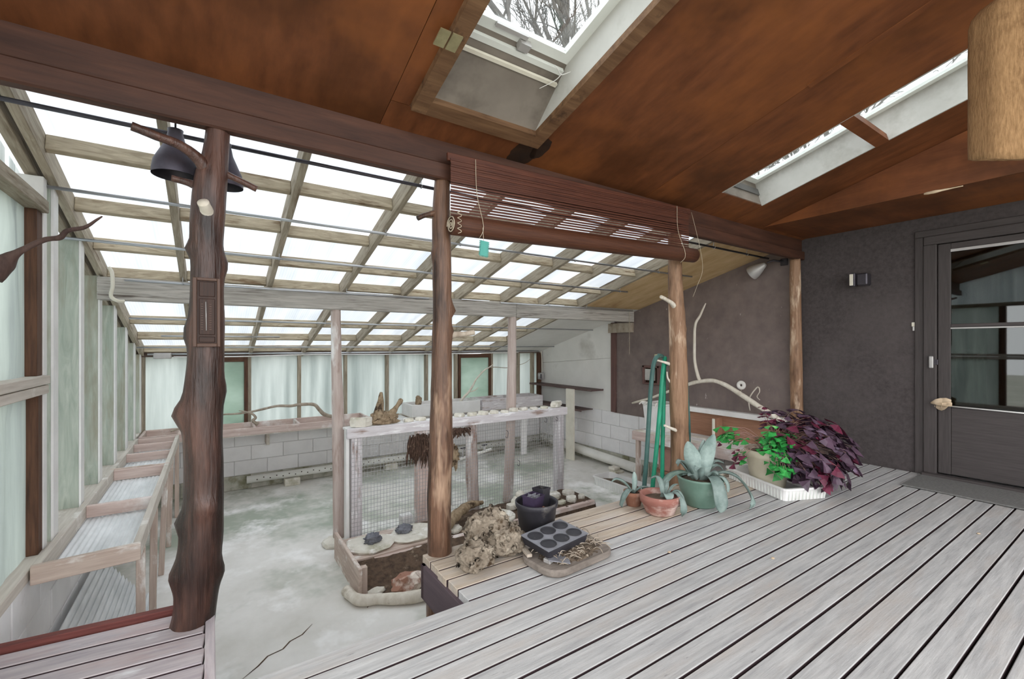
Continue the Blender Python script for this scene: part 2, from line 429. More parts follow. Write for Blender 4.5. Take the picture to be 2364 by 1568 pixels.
def join_geo(parts):
    V, F = [], []
    for v, f in parts:
        k = len(V); V += list(v); F += [tuple(i + k for i in q) for q in f]
    return V, F

def rod(name, p0, p1, r, m, parent=None, seg=8):
    return tube(name, [(*p0, r), (*p1, r)], m, parent, seg=seg, n=1)

def lathe(name, prof, m, Mx=None, parent=None, seg=28, wob=0.0, seed=0, closed=False):
    """profile of (r, z)"""
    V, F = [], []
    for i, (r, z) in enumerate(prof):
        for s in range(seg):
            a = 2 * math.pi * s / seg
            rr = r * (1 + wob * noise.noise(Vector((math.cos(a) * 2 + seed, math.sin(a) * 2, z * 8))))
            V.append((rr * math.cos(a), rr * math.sin(a), z))
    for i in range(len(prof) - 1):
        for s in range(seg):
            s2 = (s + 1) % seg
            F.append((i * seg + s, i * seg + s2, (i + 1) * seg + s2, (i + 1) * seg + s))
    for i in ((0, len(prof) - 1) if not closed else ()):
        if prof[i][0] > 1e-4: F.append(tuple(range(i * seg, i * seg + seg)) if i else tuple(reversed(range(seg))))
    return pydata(name, V, F, m, Mx, parent, True)

def rock(name, c, size, m, parent=None, seed=0, sub=3, amp=.25, fsc=2.2, flat=True, rot=0.0):
    bm = bmesh.new()
    bmesh.ops.create_icosphere(bm, subdivisions=sub, radius=1.0)
    for v in bm.verts:
        p = v.co.copy()
        d = noise.noise(p * fsc + Vector((seed * 3.7, seed, 0))) + .5 * noise.noise(p * fsc * 2.3 + Vector((0, seed * 2.1, 5))) + .25 * noise.noise(p * fsc * 5 + Vector((seed, 0, 2)))
        v.co = p * (1 + amp * d)
        if flat and v.co.z < -.55: v.co.z = -.55
        v.co = Vector((v.co.x * size[0], v.co.y * size[1], v.co.z * size[2]))
    zmin = min(v.co.z for v in bm.verts)
    for v in bm.verts: v.co.z -= zmin
    return from_bm(name, bm, m, Matrix.Translation(Vector(c)) @ Matrix.Rotation(rot, 4, 'Z'), parent, sub > 3)

def flagstone(name, c, rx, ry, h, m, parent=None, seed=0, n=9, rot=0.0, tilt=(0, 0)):
    """irregular flat stone with a chipped edge"""
    rr = random.Random(seed)
    ang = sorted((2 * math.pi * (i + rr.uniform(-.3, .3)) / n) for i in range(n))
    rad = [rr.uniform(.78, 1.1) for _ in ang]
    V = []
    for lvl, (z, s) in enumerate(((0, .94), (h * .55, 1.0), (h, .9))):
        for a, q in zip(ang, rad):
            j = rr.uniform(.96, 1.04)
            V.append((math.cos(a) * rx * q * s * j, math.sin(a) * ry * q * s * j, z + rr.uniform(-.12, .12) * h * (lvl == 2)))
    F = [tuple(reversed(range(n)))]
    for l in range(2):
        for i in range(n):
            j = (i + 1) % n
            F.append((l * n + i, l * n + j, (l + 1) * n + j, (l + 1) * n + i))
    V.append((0, 0, h * 1.02)); k = len(V) - 1
    for i in range(n): F.append((2 * n + i, 2 * n + (i + 1) % n, k))
    Mx = Matrix.Translation(Vector(c)) @ Matrix.Rotation(rot, 4, 'Z') @ Matrix.Rotation(tilt[0], 4, 'X') @ Matrix.Rotation(tilt[1], 4, 'Y')
    return pydata(name, V, F, m, Mx, parent)

def prism_yz(name, poly, x0, x1, m, parent=None):
    """polygon of (y, z) extruded along X"""
    n = len(poly)
    cy = sum(p[0] for p in poly) / n; cz = sum(p[1] for p in poly) / n
    V = [(x0, y - cy, z - cz) for y, z in poly] + [(x1, y - cy, z - cz) for y, z in poly]
    F = [tuple(reversed(range(n))), tuple(range(n, 2 * n))] + [(i, (i + 1) % n, n + (i + 1) % n, n + i) for i in range(n)]
    bm = bmesh.new()
    vs = [bm.verts.new(v) for v in V]
    for f in F: bm.faces.new([vs[i] for i in f])
    bmesh.ops.recalc_face_normals(bm, faces=bm.faces)
    return from_bm(name, bm, m, Matrix.Translation((0, cy, cz)), parent)

ZF = -0.8                      # greenhouse floor; the deck surface is z = 0
XL, XR, YF = -0.74, 5.52, 7.30
def zr(y): return 2.37 + .27 * (2.4 - y)     # underside of the roof rafters
NRM = Vector((0, .27, 1)).normalized()
def on_roof(x, y, off=0.0): return Vector((x, y, zr(y) + off))
# ================================================================ THE SETTING
ground = bx('ground_outside', -40, 45, -40, 50, -1.3, -1.1, 'bounce_ground', bevel=0)  # unseen ground, kept pale to bounce light into the sheet walls
tag(ground, 'pale light-bouncing ground outside around the greenhouse', 'ground', kind='structure')
flr = bx('floor', -.95, 5.6, -2.4, 7.4, -.92, ZF, 'concrete', bevel=0)
tag(flr, 'stained pale concrete slab floor of the greenhouse below the deck', 'floor', kind='structure')
def crack(pts, parent):
    V, F = [], []
    for i, (x, y) in enumerate(pts):
        w = .004 if 0 < i < len(pts) - 1 else .001
        V += [(x - w, y + w, ZF + .0012), (x + w, y - w, ZF + .0012)]
        if i: F.append((2 * i - 2, 2 * i - 1, 2 * i + 1, 2 * i))
    o = pydata('crack', V, F, 'soil', parent=parent)
crack([(.154, 3.13), (.24, 3.2), (.30, 3.27), (.39, 3.29), (.44, 3.35), (.52, 3.38), (.60, 3.47)], flr)

def zc(y): return zr(y)

# ---- block walls
def blocks(parent, axis, a0, a1, face, depth, z0, courses, h, L=.4, mats=('mossy_block', 'painted_block')):
    bl = {}
    for c in range(courses):
        off = (c % 2) * L / 2
        a = a0 - off
        while a < a1 - .02:
            s, e = max(a, a0), min(a + L, a1)
            if e - s > .03:
                d = (e - s - .006, depth, h - .006)
                key = (round(e - s, 3), c == 0)
                if key not in bl:
                    bm = box_bm(d, .004, 0)
                    me = bpy.data.meshes.new('block'); bm.to_mesh(me); bm.free()
                    me.materials.append(MT[mats[0] if c == 0 else mats[1]])
                    bl[key] = me
                o = bpy.data.objects.new('block', bl[key])
                jj = R.uniform(-.002, .002)
                if axis == 'x': Mx = Matrix.Translation(((s + e) / 2, face + depth / 2 + jj, z0 + (c + .5) * h))
                else: Mx = Matrix.Translation((face + depth / 2 + jj, (s + e) / 2, z0 + (c + .5) * h)) @ RZ
                place(o, Mx, parent)
            a += L

wf = empty('wall_far', (2.4, 7.3, ZF), 'far greenhouse wall of white painted blocks under translucent sheet bays', 'wall', kind='structure')
blocks(wf, 'x', XL, XR, 7.24, .16, ZF, 4, .2)
bx('mortar', XL, XR, 7.252, 7.38, ZF, -.004, 'mortar', wf, 0)
bx('sill_plate', XL, XR, 7.22, 7.40, 0.0, .045, 'sill_pale', wf)
bx('top_plate', XL - .1, XR, 7.24, 7.40, 1.05, 1.13, 'dark_frame', wf)
mull = [-.72, -.24, .44, 1.08, 1.74, 2.40, 3.09, 3.66, 4.40, 5.02, 5.37]
for x in mull:
    bx('mullion', x - .022, x + .022, 7.25, 7.34, .045, 1.05, 'rafter_wood', wf)
tag(bx('trim_1', 5.42, 5.50, 7.155, 7.218, .0, 1.05, 'brown_frame', None), 'dark brown corner post where the far wall meets the white wall', 'post', kind='structure')
for i in range(len(mull) - 1):
    if i in (1, 7): continue
    bx('sheet_panel', mull[i] + .005, mull[i + 1] - .005, 7.345, 7.349, .03, 1.06, 'wall_sheet_x', wf, 0)
bx('sheet_panel', 5.37, XR, 7.345, 7.349, .03, 1.06, 'wall_sheet_x', wf, 0)
for n, (a, b) in enumerate(((-.20, .42), (3.69, 4.37)), 1):
    w = empty('window_%d' % n, ((a + b) / 2, 7.3, .05), 'hinged brown-framed window with greenish pane near the %s' % ('framed wall plaque post' if n == 1 else 'dark corner shelves'), 'window', kind='structure')
    t = .045
    bx('stile', a, a + t, 7.23, 7.30, .05, 1.04, 'brown_frame', w)
    bx('stile', b - t, b, 7.23, 7.30, .05, 1.04, 'brown_frame', w)
    bx('rail', a + t, b - t, 7.23, 7.30, .97, 1.04, 'brown_frame', w)
    bx('rail', a + t, b - t, 7.23, 7.30, .05, .11, 'brown_frame', w)
    bx('pane', a + t - .005, b - t + .005, 7.262, 7.268, .105, .975, 'window_green', w, 0)

wl = empty('wall_left', (XL, 5, ZF), 'side greenhouse wall of greenish studs and white translucent sheet', 'wall', kind='structure')
blocks(wl, 'y', -.5, 7.24, -.90, .16, ZF, 4, .215)
bx('mortar', -.90, -.752, -.5, 7.3, ZF, .056, 'mortar', wl, 0)
bx('sill_plate', -.91, -.732, -.5, 7.25, .06, .115, 'sill_pale', wl)
studs = [3.50, 4.13, 4.74, 5.42, 6.07, 6.66, 7.18]
for i, y in enumerate(studs):
    prism_yz('stud', [(y - .019, .115), (y + .019, .115), (y + .019, zr(y + .019)), (y - .019, zr(y - .019))], -.875, XL, 'stud_z', wl)
    prism_yz('batten', [(y - .019, .115), (y + .075, .115), (y + .075, zr(y + .075)), (y - .019, zr(y - .019))], XL + .001, XL + .012, 'white_paint', wl)
ed = [3.42] + studs + [7.34]
for a, b in zip(ed[:-1], ed[1:]):
    prism_yz('sheet_panel', [(a, .1), (b, .1), (b, zr(b) + .1), (a, zr(a) + .1)], -.884, -.880, 'wall_sheet', wl)
# framed opening nearest the deck, closed with sagging plastic
bx('jamb_stud', -.875, XL, 3.36, 3.42, .115, zr(3.42), 'white_paint', wl)
bx('top_rail', -.84, -.72, 1.2, 3.36, 1.90, 1.965, 'rafter_wood', wl)
bx('mid_rail', -.84, -.715, 1.2, 3.36, .995, 1.04, 'sill_pale', wl)
bx('mid_rail', -.84, -.72, 1.2, 3.36, .945, .99, 'sill_pale', wl)
bx('stile', -.83, -.745, 3.27, 3.36, 1.04, 1.90, 'brown_frame', wl)
bx('stile', -.83, -.745, 3.29, 3.36, .115, .945, 'brown_frame', wl)
bx('stile', -.83, -.745, 1.75, 1.84, .115, 1.90, 'brown_frame', wl)
def sag_sheet(name, y0, y1, z0, z1, x, m, parent, amp=.03, seed=0):
    V, F = [], []; ny, nz = 28, 28
    for i in range(ny + 1):
        for j in range(nz + 1):
            y = y0 + (y1 - y0) * i / ny; z = z0 + (z1 - z0) * j / nz
            e = min(i, ny - i, j * 2 + 2, nz - j) / 7
            d = amp * noise.noise(Vector((y * 5, z * 1.3, seed))) * min(1, e)
            V.append((x + d, y, z))
    for i in range(ny):
        for j in range(nz):
            a = i * (nz + 1) + j
            F.append((a, a + nz + 1, a + nz + 2, a + 1))
    return pydata(name, V, F, m, None, parent, True)
sag_sheet('plastic_sheet', 1.84, 3.28, 1.03, 1.91, -.79, 'window_plastic', wl, .05, 1)
sag_sheet('plastic_sheet', 1.84, 3.30, .11, .95, -.79, 'window_plastic', wl, .06, 5)
prism_yz('sheet_panel', [(1.2, 1.965), (3.36, 1.965), (3.36, zr(3.36) + .1), (1.2, zr(1.2) + .1)], -.884, -.880, 'wall_sheet', wl)

wr = empty('wall_right', (XR, 4, ZF), 'house wall clad in dark brown sheets above white blocks', 'wall', kind='structure')
blocks(wr, 'y', 2.5, 7.24, XR, .16, ZF, 4, .225, mats=('mossy_block', 'painted_block'))
bx('mortar', XR + .012, XR + .16, 2.5, 7.4, ZF, .098, 'mortar', wr, 0)
bx('foundation', XR + .05, XR + .2, -2.4, 2.5, ZF, .0, 'mortar', wr, 0)
prism_yz('brown_sheet', [(2.40, .09), (5.2, .09), (5.2, zr(5.2) + .12), (2.40, zr(2.40) + .12)], XR - .01, XR + .15, 'wall_brown', wr)
prism_yz('dark_sheet', [(1.30, -.02), (2.40, -.02), (2.40, zr(2.40) + .12), (1.30, zr(1.30) + .12)], XR - .01, XR + .15, 'wall_dark', wr)
prism_yz('dark_sheet', [(.30, 2.20), (1.30, 2.20), (1.30, zr(1.30) + .12), (.30, zr(.30) + .12)], XR - .01, XR + .15, 'wall_dark', wr)
prism_yz('dark_sheet', [(-2.4, -.02), (.30, -.02), (.30, zr(.30) + .12), (-2.4, zr(-2.4) + .12)], XR - .01, XR + .15, 'wall_dark', wr)
prism_yz('white_sheet', [(5.2, .099), (7.36, .099), (7.36, .83), (5.2, .99)], XR, XR + .15, 'white_panel_lit_ply', wr)
prism_yz('white_sheet', [(5.2, .994), (7.36, .834), (7.36, zr(7.36) + .12), (5.2, zr(5.2) + .12)], XR - .004, XR + .15, 'white_panel_lit_ply', wr)
bx('corner_trim', XR - .035, XR - .01, 5.15, 5.26, .10, 1.57, 'trim_plum', wr)
bx('beam_bracket', XR - .10, XR - .01, 4.79, 5.26, 1.40, 1.552, 'grey_branch', wr)

# ---- door
d1 = empty('door_1', (XR, .8, 0), 'dark grey storm door with a split glass pane beside the doormat', 'door', kind='structure')
bx('jamb', XR - .045, XR + .1, 1.245, 1.335, -.02, 2.119, 'trim_dark', d1, .004)
bx('jamb', XR - .03, XR - .012, 1.336, 1.40, .0, 2.199, 'trim_dark', d1, .004)
bx('jamb', XR - .045, XR + .1, .27, .35, -.02, 2.119, 'trim_dark', d1, .004)
bx('head_jamb', XR - .045, XR + .1, .27, 1.335, 2.12, 2.20, 'trim_dark', d1, .006)
bx('head_trim', XR - .03, XR - .012, .20, 1.40, 2.20, 2.26, 'trim_dark', d1, .004)
bx('threshold', XR - .12, XR - .046, .27, 1.335, -.02, .035, 'trim_dark', d1, .006)
bx('stile', XR - .02, XR + .02, 1.155, 1.24, .04, 2.115, 'trim_dark', d1, .004)
bx('stile', XR - .02, XR + .02, .355, .44, .04, 2.115, 'trim_dark', d1, .004)
bx('top_rail', XR - .02, XR + .02, .44, 1.155, 2.06, 2.115, 'trim_dark', d1, .004)
bx('top_rail', XR - .024, XR - .016, .44, 1.155, 2.035, 2.06, 'lamp_grey', d1, .002)
bx('mid_rail', XR - .02, XR + .02, .44, 1.155, 1.36, 1.39, 'trim_dark', d1, .004)
bx('mid_rail', XR - .024, XR + .0, .44, 1.155, 1.345, 1.358, 'lamp_grey', d1, .002)
bx('kick_panel', XR - .012, XR + .02, .44, 1.155, .04, .64, 'trim_dark', d1, .004)
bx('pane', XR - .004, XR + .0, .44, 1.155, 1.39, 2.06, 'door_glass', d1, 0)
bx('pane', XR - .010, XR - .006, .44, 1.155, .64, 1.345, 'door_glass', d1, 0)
rod('push_bar', (XR - .035, 1.20, .655), (XR - .035, .36, .64), .006, 'white_paint', d1)
hd = bx('handle', XR - .07, XR - .045, 1.262, 1.292, .99, 1.10, 'lamp_grey', d1, .006)
bx('latch', XR - .046, XR - .02, 1.235, 1.285, 1.02, 1.07, 'dark_metal', hd, .003)
# dim room with a curtain behind the glass
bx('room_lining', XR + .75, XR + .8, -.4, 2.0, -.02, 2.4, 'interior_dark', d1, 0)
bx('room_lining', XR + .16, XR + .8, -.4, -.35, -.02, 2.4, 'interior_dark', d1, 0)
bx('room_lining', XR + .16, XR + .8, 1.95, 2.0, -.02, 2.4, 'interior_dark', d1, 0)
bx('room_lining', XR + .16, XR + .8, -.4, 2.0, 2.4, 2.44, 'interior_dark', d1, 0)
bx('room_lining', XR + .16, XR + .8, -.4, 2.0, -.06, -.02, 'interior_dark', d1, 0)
def curtain(name, y0, y1, z0, z1, x, parent, folds, amp):
    V, F = [], []; ny, nz = 40, 10
    for i in range(ny + 1):
        for j in range(nz + 1):
            u = i / ny; z = z0 + (z1 - z0) * j / nz
            gather = 1 - .12 * math.sin(math.pi * j / nz)
            y = (y0 + y1) / 2 + (u - .5) * (y1 - y0) * gather
            V.append((x + amp * math.sin(u * folds * 2 * math.pi + .3 * math.sin(z * 3)), y, z))
    for i in range(ny):
        for j in range(nz):
            a = i * (nz + 1) + j
            F.append((a, a + nz + 1, a + nz + 2, a + 1))
    return pydata(name, V, F, 'curtain', None, parent, True)
curtain('curtain', .93, 1.24, .66, 1.36, XR + .09, d1, 4, .02)
curtain('curtain', .30, .56, .66, 1.36, XR + .09, d1, 3, .025)

# ---- roof over the greenhouse
rf = empty('roof', (2, 5, 2.0), 'sloping greenhouse roof of weathered rafters under white translucent sheets', 'roof', kind='structure')
raft = [-.725, -.20, .45, 1.12, 1.76, 2.43, 3.06, 3.69, 4.36]
def slope_bar(name, x, y0, y1, w, o0, o1, m, parent):
    mid = (o0 + o1) / 2
    return bar(name, on_roof(x, y0) + NRM * mid, on_roof(x, y1) + NRM * mid, w, o1 - o0, m, parent)
for x in raft:
    slope_bar('rafter', x, 2.47, 7.55, .042, 0, .13, 'rafter_wood', rf)
slope_bar('rafter', -.795, 2.47, 7.55, .05, -.002, .13, 'rafter_wood', rf)
rows = [3.21, 3.75, 4.33, 4.80, 5.36, 6.04, 6.63, 7.20]
for i in range(len(raft) - 1):
    for j, y in enumerate(rows):
        yy = y + (.045 if (i + j) % 2 else 0) * (1 if j in (1, 3) else .3)
        a, b = raft[i] + .022, raft[i + 1] - .022
        p = on_roof(0, yy) + NRM * .084
        bar('purlin', (a, p.y, p.z), (b, p.y, p.z), .04, .085, 'purlin_wood', rf, up=NRM)
xs = [-.90] + raft[1:]
for a, b in zip(xs[:-1], xs[1:]):
    p0 = on_roof((a + b) / 2, 2.30) + NRM * .134; p1 = on_roof((a + b) / 2, 7.60) + NRM * .134
    Mx, L = frame_to(p0, p1, NRM)
    V = [(-(b - a) / 2 + .001, -L / 2, 0), ((b - a) / 2 - .001, -L / 2, 0), ((b - a) / 2 - .001, L / 2, 0), (-(b - a) / 2 + .001, L / 2, 0)]
    V += [(v[0], v[1], .004) for v in V]
    F = [(3, 2, 1, 0), (4, 5, 6, 7), (0, 1, 5, 4), (1, 2, 6, 5), (2, 3, 7, 6), (3, 0, 4, 7)]
    pydata('roof_sheet', V, F, 'roof_sheet', Mx @ Matrix.Rotation(math.pi / 2, 4, 'Z'), rf)
def roof_plate(name, x0, x1, y0, y1, o0, o1, m, parent):
    V = []
    for o in (o0, o1):
        for x, y in ((x0, y0), (x1, y0), (x1, y1), (x0, y1)):
            V.append(on_roof(x, y) + NRM * o)
    c = sum(V, Vector()) / 8
    F = [(0, 1, 2, 3), (7, 6, 5, 4), (0, 4, 5, 1), (1, 5, 6, 2), (2, 6, 7, 3), (3, 7, 4, 0)]
    bm = bmesh.new(); vs = [bm.verts.new(v - c) for v in V]
    for f in F: bm.faces.new([vs[i] for i in f])
    bmesh.ops.recalc_face_normals(bm, faces=bm.faces)
    return from_bm(name, bm, m, Matrix.Translation(c), parent)
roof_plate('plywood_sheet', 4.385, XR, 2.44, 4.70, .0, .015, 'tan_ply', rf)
roof_plate('plywood_sheet', 4.385, XR, 4.705, 7.5, .0, .015, 'white_panel_lit_ply', rf)  # plywood coloured white to stand in for the brighter light here
roof_plate('roof_light_stop', 4.34, 6.0, 2.40, 7.65, .12, .15, 'roof_felt', rf)  # unseen opaque slab added over the plywood to stop light
gb = empty('grey_beam', (2.4, 4.72, 1.555), 'long weathered grey beam under the greenhouse rafters', 'beam', kind='structure')
bx('timber', XL, 3.20, 4.68, 4.77, 1.555, 1.735, 'grey_beam_wood', gb, .005)
bx('timber', 3.203, 5.39, 4.68, 4.77, 1.555, 1.735, 'grey_beam_wood', gb, .005)
bb = empty('brown_beam', (2.4, 2.4, 2.15), 'dark brown doubled beam between deck ceiling and greenhouse', 'beam', kind='structure')
bx('timber', -.90, XR - .012, 2.345, 2.408, 2.15, 2.245, 'beam_brown', bb, .008)
bx('timber', -.90, XR - .012, 2.375, 2.46, 2.248, 2.385, 'beam_brown', bb, .005)

# ---- plywood ceiling over the deck
cl = empty('ceiling', (2, 1, 2.6), 'sloping reddish brown plywood ceiling over the deck', 'ceiling', kind='structure')
for a in [(-.92, .742, -1.9, 2.45), (.745, .842, .60, 2.197), (.745, .842, -1.9, .597), (.845, 1.645, -1.9, .72), (.745, 1.645, 2.20, 2.45),
          (1.648, 2.86, -1.9, 2.45), (2.863, 3.472, -1.9, 2.45), (3.475, 4.112, 2.10, 2.45), (3.475, 4.112, -1.9, .30),
          (4.115, 4.62, -1.9, 2.45), (4.623, XR, 1.9, 2.45)]:
    roof_plate('plywood_sheet', *a, 0, .012, 'ceiling_ply', cl)
for a in [(-1.1, .88, -2.1, 2.46), (.88, 1.62, -2.1, .76), (.88, 1.62, 2.09, 2.46), (1.62, 3.47, -2.1, 2.46), (3.47, 4.12, -2.1, .31), (3.47, 4.12, 2.09, 2.46), (4.12, 6.0, -2.1, 2.46)]:
    roof_plate('roof_light_stop', *a, .10, .16, 'roof_felt', cl)  # unseen slabs added above the ceiling so no light leaks between sheets
bx('soffit', 4.62, XR - .012, -1.9, 2.335, 2.385, 2.40, 'ceiling_ply', cl, 0)
prism_yz('riser', [(-1.9, 2.385), (2.335, 2.385), (-1.9, zr(-1.9) - .003)], 4.612, 4.622, 'ceiling_ply', cl)
roof_plate('seam_batten', 2.84, 2.885, -1.9, 1.2, -.004, .0, 'ceiling_ply', cl)

# ---- skylights
def skylight(n, x0, x1, y0, y1, lab, rise, slope_far):
    s = empty('window_%d' % (n + 2), ((x0 + x1) / 2, (y0 + y1) / 2, zr((y0 + y1) / 2)), lab, 'skylight', kind='structure')
    for sx, nm in ((x0, 'shaft_wall'), (x1, 'shaft_wall')):
        o0, o1 = (-.012, 0) if sx == x0 else (0, .012)
        V = [on_roof(sx, y0), on_roof(sx, y1), on_roof(sx, y1 - slope_far) + NRM * rise, on_roof(sx, y0) + NRM * rise]
        V = V + [v + Vector((o0 + o1, 0, 0)) for v in V]
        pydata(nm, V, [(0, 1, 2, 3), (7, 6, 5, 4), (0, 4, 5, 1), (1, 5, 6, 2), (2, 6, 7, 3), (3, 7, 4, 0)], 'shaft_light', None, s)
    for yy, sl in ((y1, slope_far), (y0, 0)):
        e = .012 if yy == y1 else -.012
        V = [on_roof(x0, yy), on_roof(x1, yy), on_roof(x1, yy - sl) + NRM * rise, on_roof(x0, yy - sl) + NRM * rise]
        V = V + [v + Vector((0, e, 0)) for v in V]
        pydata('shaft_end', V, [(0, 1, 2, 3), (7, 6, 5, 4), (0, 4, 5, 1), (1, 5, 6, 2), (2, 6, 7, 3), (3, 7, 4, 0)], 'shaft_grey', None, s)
    fw = .05; ya, yb = y0, y1 - slope_far
    for nm, a in (('sash_stile', (x0, x0 + fw, ya, yb)), ('sash_stile', (x1 - fw, x1, ya, yb)), ('sash_rail', (x0 + fw, x1 - fw, yb - fw, yb)), ('sash_rail', (x0 + fw, x1 - fw, ya, ya + fw))):
        roof_plate(nm, *a, rise, rise + .035, 'white_vinyl', s)
    roof_plate('glass_pane', x0 + fw, x1 - fw, ya + fw, yb - fw, rise + .018, rise + .022, 'glass', s)
    return s
s1 = skylight(1, .92, 1.57, .75, 2.10, 'wood-framed skylight with a hinge and a latch, bare branches beyond', .16, .32)
for a in ((.842, .92, .72, 2.19), (1.57, 1.648, .72, 2.19), (.92, 1.57, 2.10, 2.19)):
    roof_plate('frame_board', *a, -.035, .0, 'frame_wood', s1)
for dx in (-.028, .028):
    roof_plate('hinge', .842 + dx - .024, .842 + dx + .024, 1.72, 1.80, -.042, -.035, 'brass_plate', s1)
roof_plate('ledge', .93, 1.56, 1.80, 1.83, .13, .15, 'white_vinyl', s1)
roof_plate('ledge', .93, 1.56, 1.86, 1.88, .10, .115, 'cream', s1)
lt = roof_plate('latch', 1.10, 1.28, 1.725, 1.745, .145, .16, 'lamp_grey', s1)
roof_plate('latch_arm', 1.25, 1.31, 1.75, 1.79, .125, .16, 'lamp_grey', lt)
s2 = skylight(2, 3.49, 4.10, .32, 2.10, 'long white-lined skylight split by a brown crossbar beside the soffit', .22, .0)
roof_plate('crossbar', 3.48, 4.11, 1.19, 1.27, -.004, .05, 'ceiling_ply', s2)
roof_plate('inner_rail', 3.54, 4.05, 1.30, 1.35, .2, .22, 'cream', s2)
roof_plate('pull_handle', 3.60, 3.80, 1.60, 1.615, .17, .185, 'white_vinyl', s2)

# ---- deck
dk = empty('deck', (3, 1, 0), 'weathered grey and tan timber deck of narrow parallel planks', 'deck', kind='structure')
P, GAP = .1075, .0105
edge = 1.8645
k = 0
plank_me = {}
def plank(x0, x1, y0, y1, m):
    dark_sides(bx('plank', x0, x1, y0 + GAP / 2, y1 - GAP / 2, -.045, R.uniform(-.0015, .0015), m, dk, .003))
ys = edge
n_up = 5
w_up = (2.425 - edge) / n_up
for i in range(n_up):
    m = 'deck_grey' if i < 1 else 'deck_tan'
    plank(1.0 + R.uniform(-.006, .006), XR - .02, edge + i * w_up, edge + (i + 1) * w_up, m)
y = edge; i = 0
while y > -1.6:
    plank(-.70, XR - .02, y - P, y, 'deck_grey')
    y -= P; i += 1
bx('fascia', .985, 1.02, 1.84, 2.40, -.23, -.038, 'fascia_purple', dk)
bx('fascia', 0.0, 1.0, 1.84, 1.862, -.23, -.038, 'fascia_purple', dk)
bx('joist', .985, XR - .05, 2.36, 2.40, -.23, -.038, 'deck_side', dk)
for x in (1.9, 2.8, 3.7, 4.6, 5.4):
    bx('joist', x, x + .04, -1.6, 2.355, -.2, -.063, 'deck_side', dk)
bx('gap_shade', 1.03, XR - .05, 1.87, 2.355, -.062, -.052, 'mould_shade_black', dk, 0)  # added dark sheet, paints the shade seen through the plank gaps
bx('gap_shade', -.69, XR - .05, -1.6, 1.835, -.062, -.052, 'mould_shade_black', dk, 0)  # same added shade sheet below the near planks
bx('backing_board', -.7, XR, 1.60, 1.64, ZF, -.24, 'deck_side', dk)

pf = empty('side_platform', (-.35, 2.1, 0), 'small grey plank platform around the plaque-bearing log post', 'platform', kind='structure')
th = math.radians(-5.5)
for i in range(6):
    y1 = 2.485 - i * .108; 
    c, s_ = math.cos(th), math.sin(th)
    p0 = Vector((-.70, y1 - .054 + .70 * math.tan(-th), -.018)); p1 = Vector((-.025, y1 - .054 + .025 * math.tan(-th), -.018))
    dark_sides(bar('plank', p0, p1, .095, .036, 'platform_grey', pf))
bx('gap_shade', -.70, -.03, 1.9, 2.40, -.058, -.045, 'mould_shade_black', pf, 0)  # added dark sheet standing in for shade between the platform planks
bar('edge_board', (-.72, 2.485 + .72 * math.tan(-th) + .03, -.04), (-.06, 2.485 + .06 * math.tan(-th) + .03, -.04), .04, .12, 'red_board', pf)
bx('edge_board', -.022, .012, 1.862, 2.46, -.14, .012, 'platform_grey', pf)
bx('joist', -.70, -.03, 2.40, 2.44, -.2, -.04, 'deck_side', pf)
for yy in (1.95,):
    bx('skirt_board', -.70, -.02, yy, yy + .03, ZF, -.04, 'deck_side', pf)
# ================================================================ LOG POSTS
def stub(name, parent, pts, m, seg=10):
    return tube(name, pts, m, parent, seg=seg, n=5, nz=.10, nsc=18)

p = empty('log_post', (-.06, 2.4, 0), 'dark peeled log post with forked branch stubs and a hung plaque', 'post')
tr = tube('trunk', [(-.075, 2.4, -.05, .088), (-.06, 2.4, .04, .082), (-.05, 2.4, .19, .085), (-.032, 2.4, .43, .080), (-.026, 2.4, .66, .074), (-.028, 2.4, .93, .074), (-.018, 2.4, 1.19, .068),
          (-.017, 2.4, 1.54, .062), (-.017, 2.4, 1.73, .064), (-.004, 2.4, 1.92, .062), (.014, 2.4, 2.04, .052), (.023, 2.4, 2.155, .048)], 'log_red', p, seg=26, n=8, nz=.10, nsc=7,
     bumps=[(.90, math.pi, .05, .036), (.43, math.pi, .04, .022), (.20, math.pi, .05, .02), (.20, 0, .05, .018), (1.25, math.pi, .05, .018), (1.62, math.pi, .03, .02), (1.56, 0, .05, .02), (1.00, 0, .05, .014), (.50, 4.9, .03, .014)])
stub('branch_stub', p, [(-.01, 2.385, 1.96, .036), (-.05, 2.36, 2.005, .026), (-.11, 2.33, 2.035, .02), (-.19, 2.31, 2.048, .018), (-.262, 2.30, 2.062, .018)], 'log_red')
stub('branch_stub', p, [(.0, 2.4, 1.985, .028), (.05, 2.4, 1.972, .018), (.11, 2.4, 1.952, .015), (.175, 2.4, 1.927, .014)], 'log_red')
stub('branch_stub', p, [(-.03, 2.4, 1.885, .026), (-.08, 2.42, 1.91, .016), (-.144, 2.42, 1.919, .014)], 'log_red')
stub('branch_stub', p, [(-.015, 2.37, 1.775, .03), (-.022, 2.33, 1.79, .024), (-.03, 2.305, 1.805, .023)], 'pale_branch', 14)

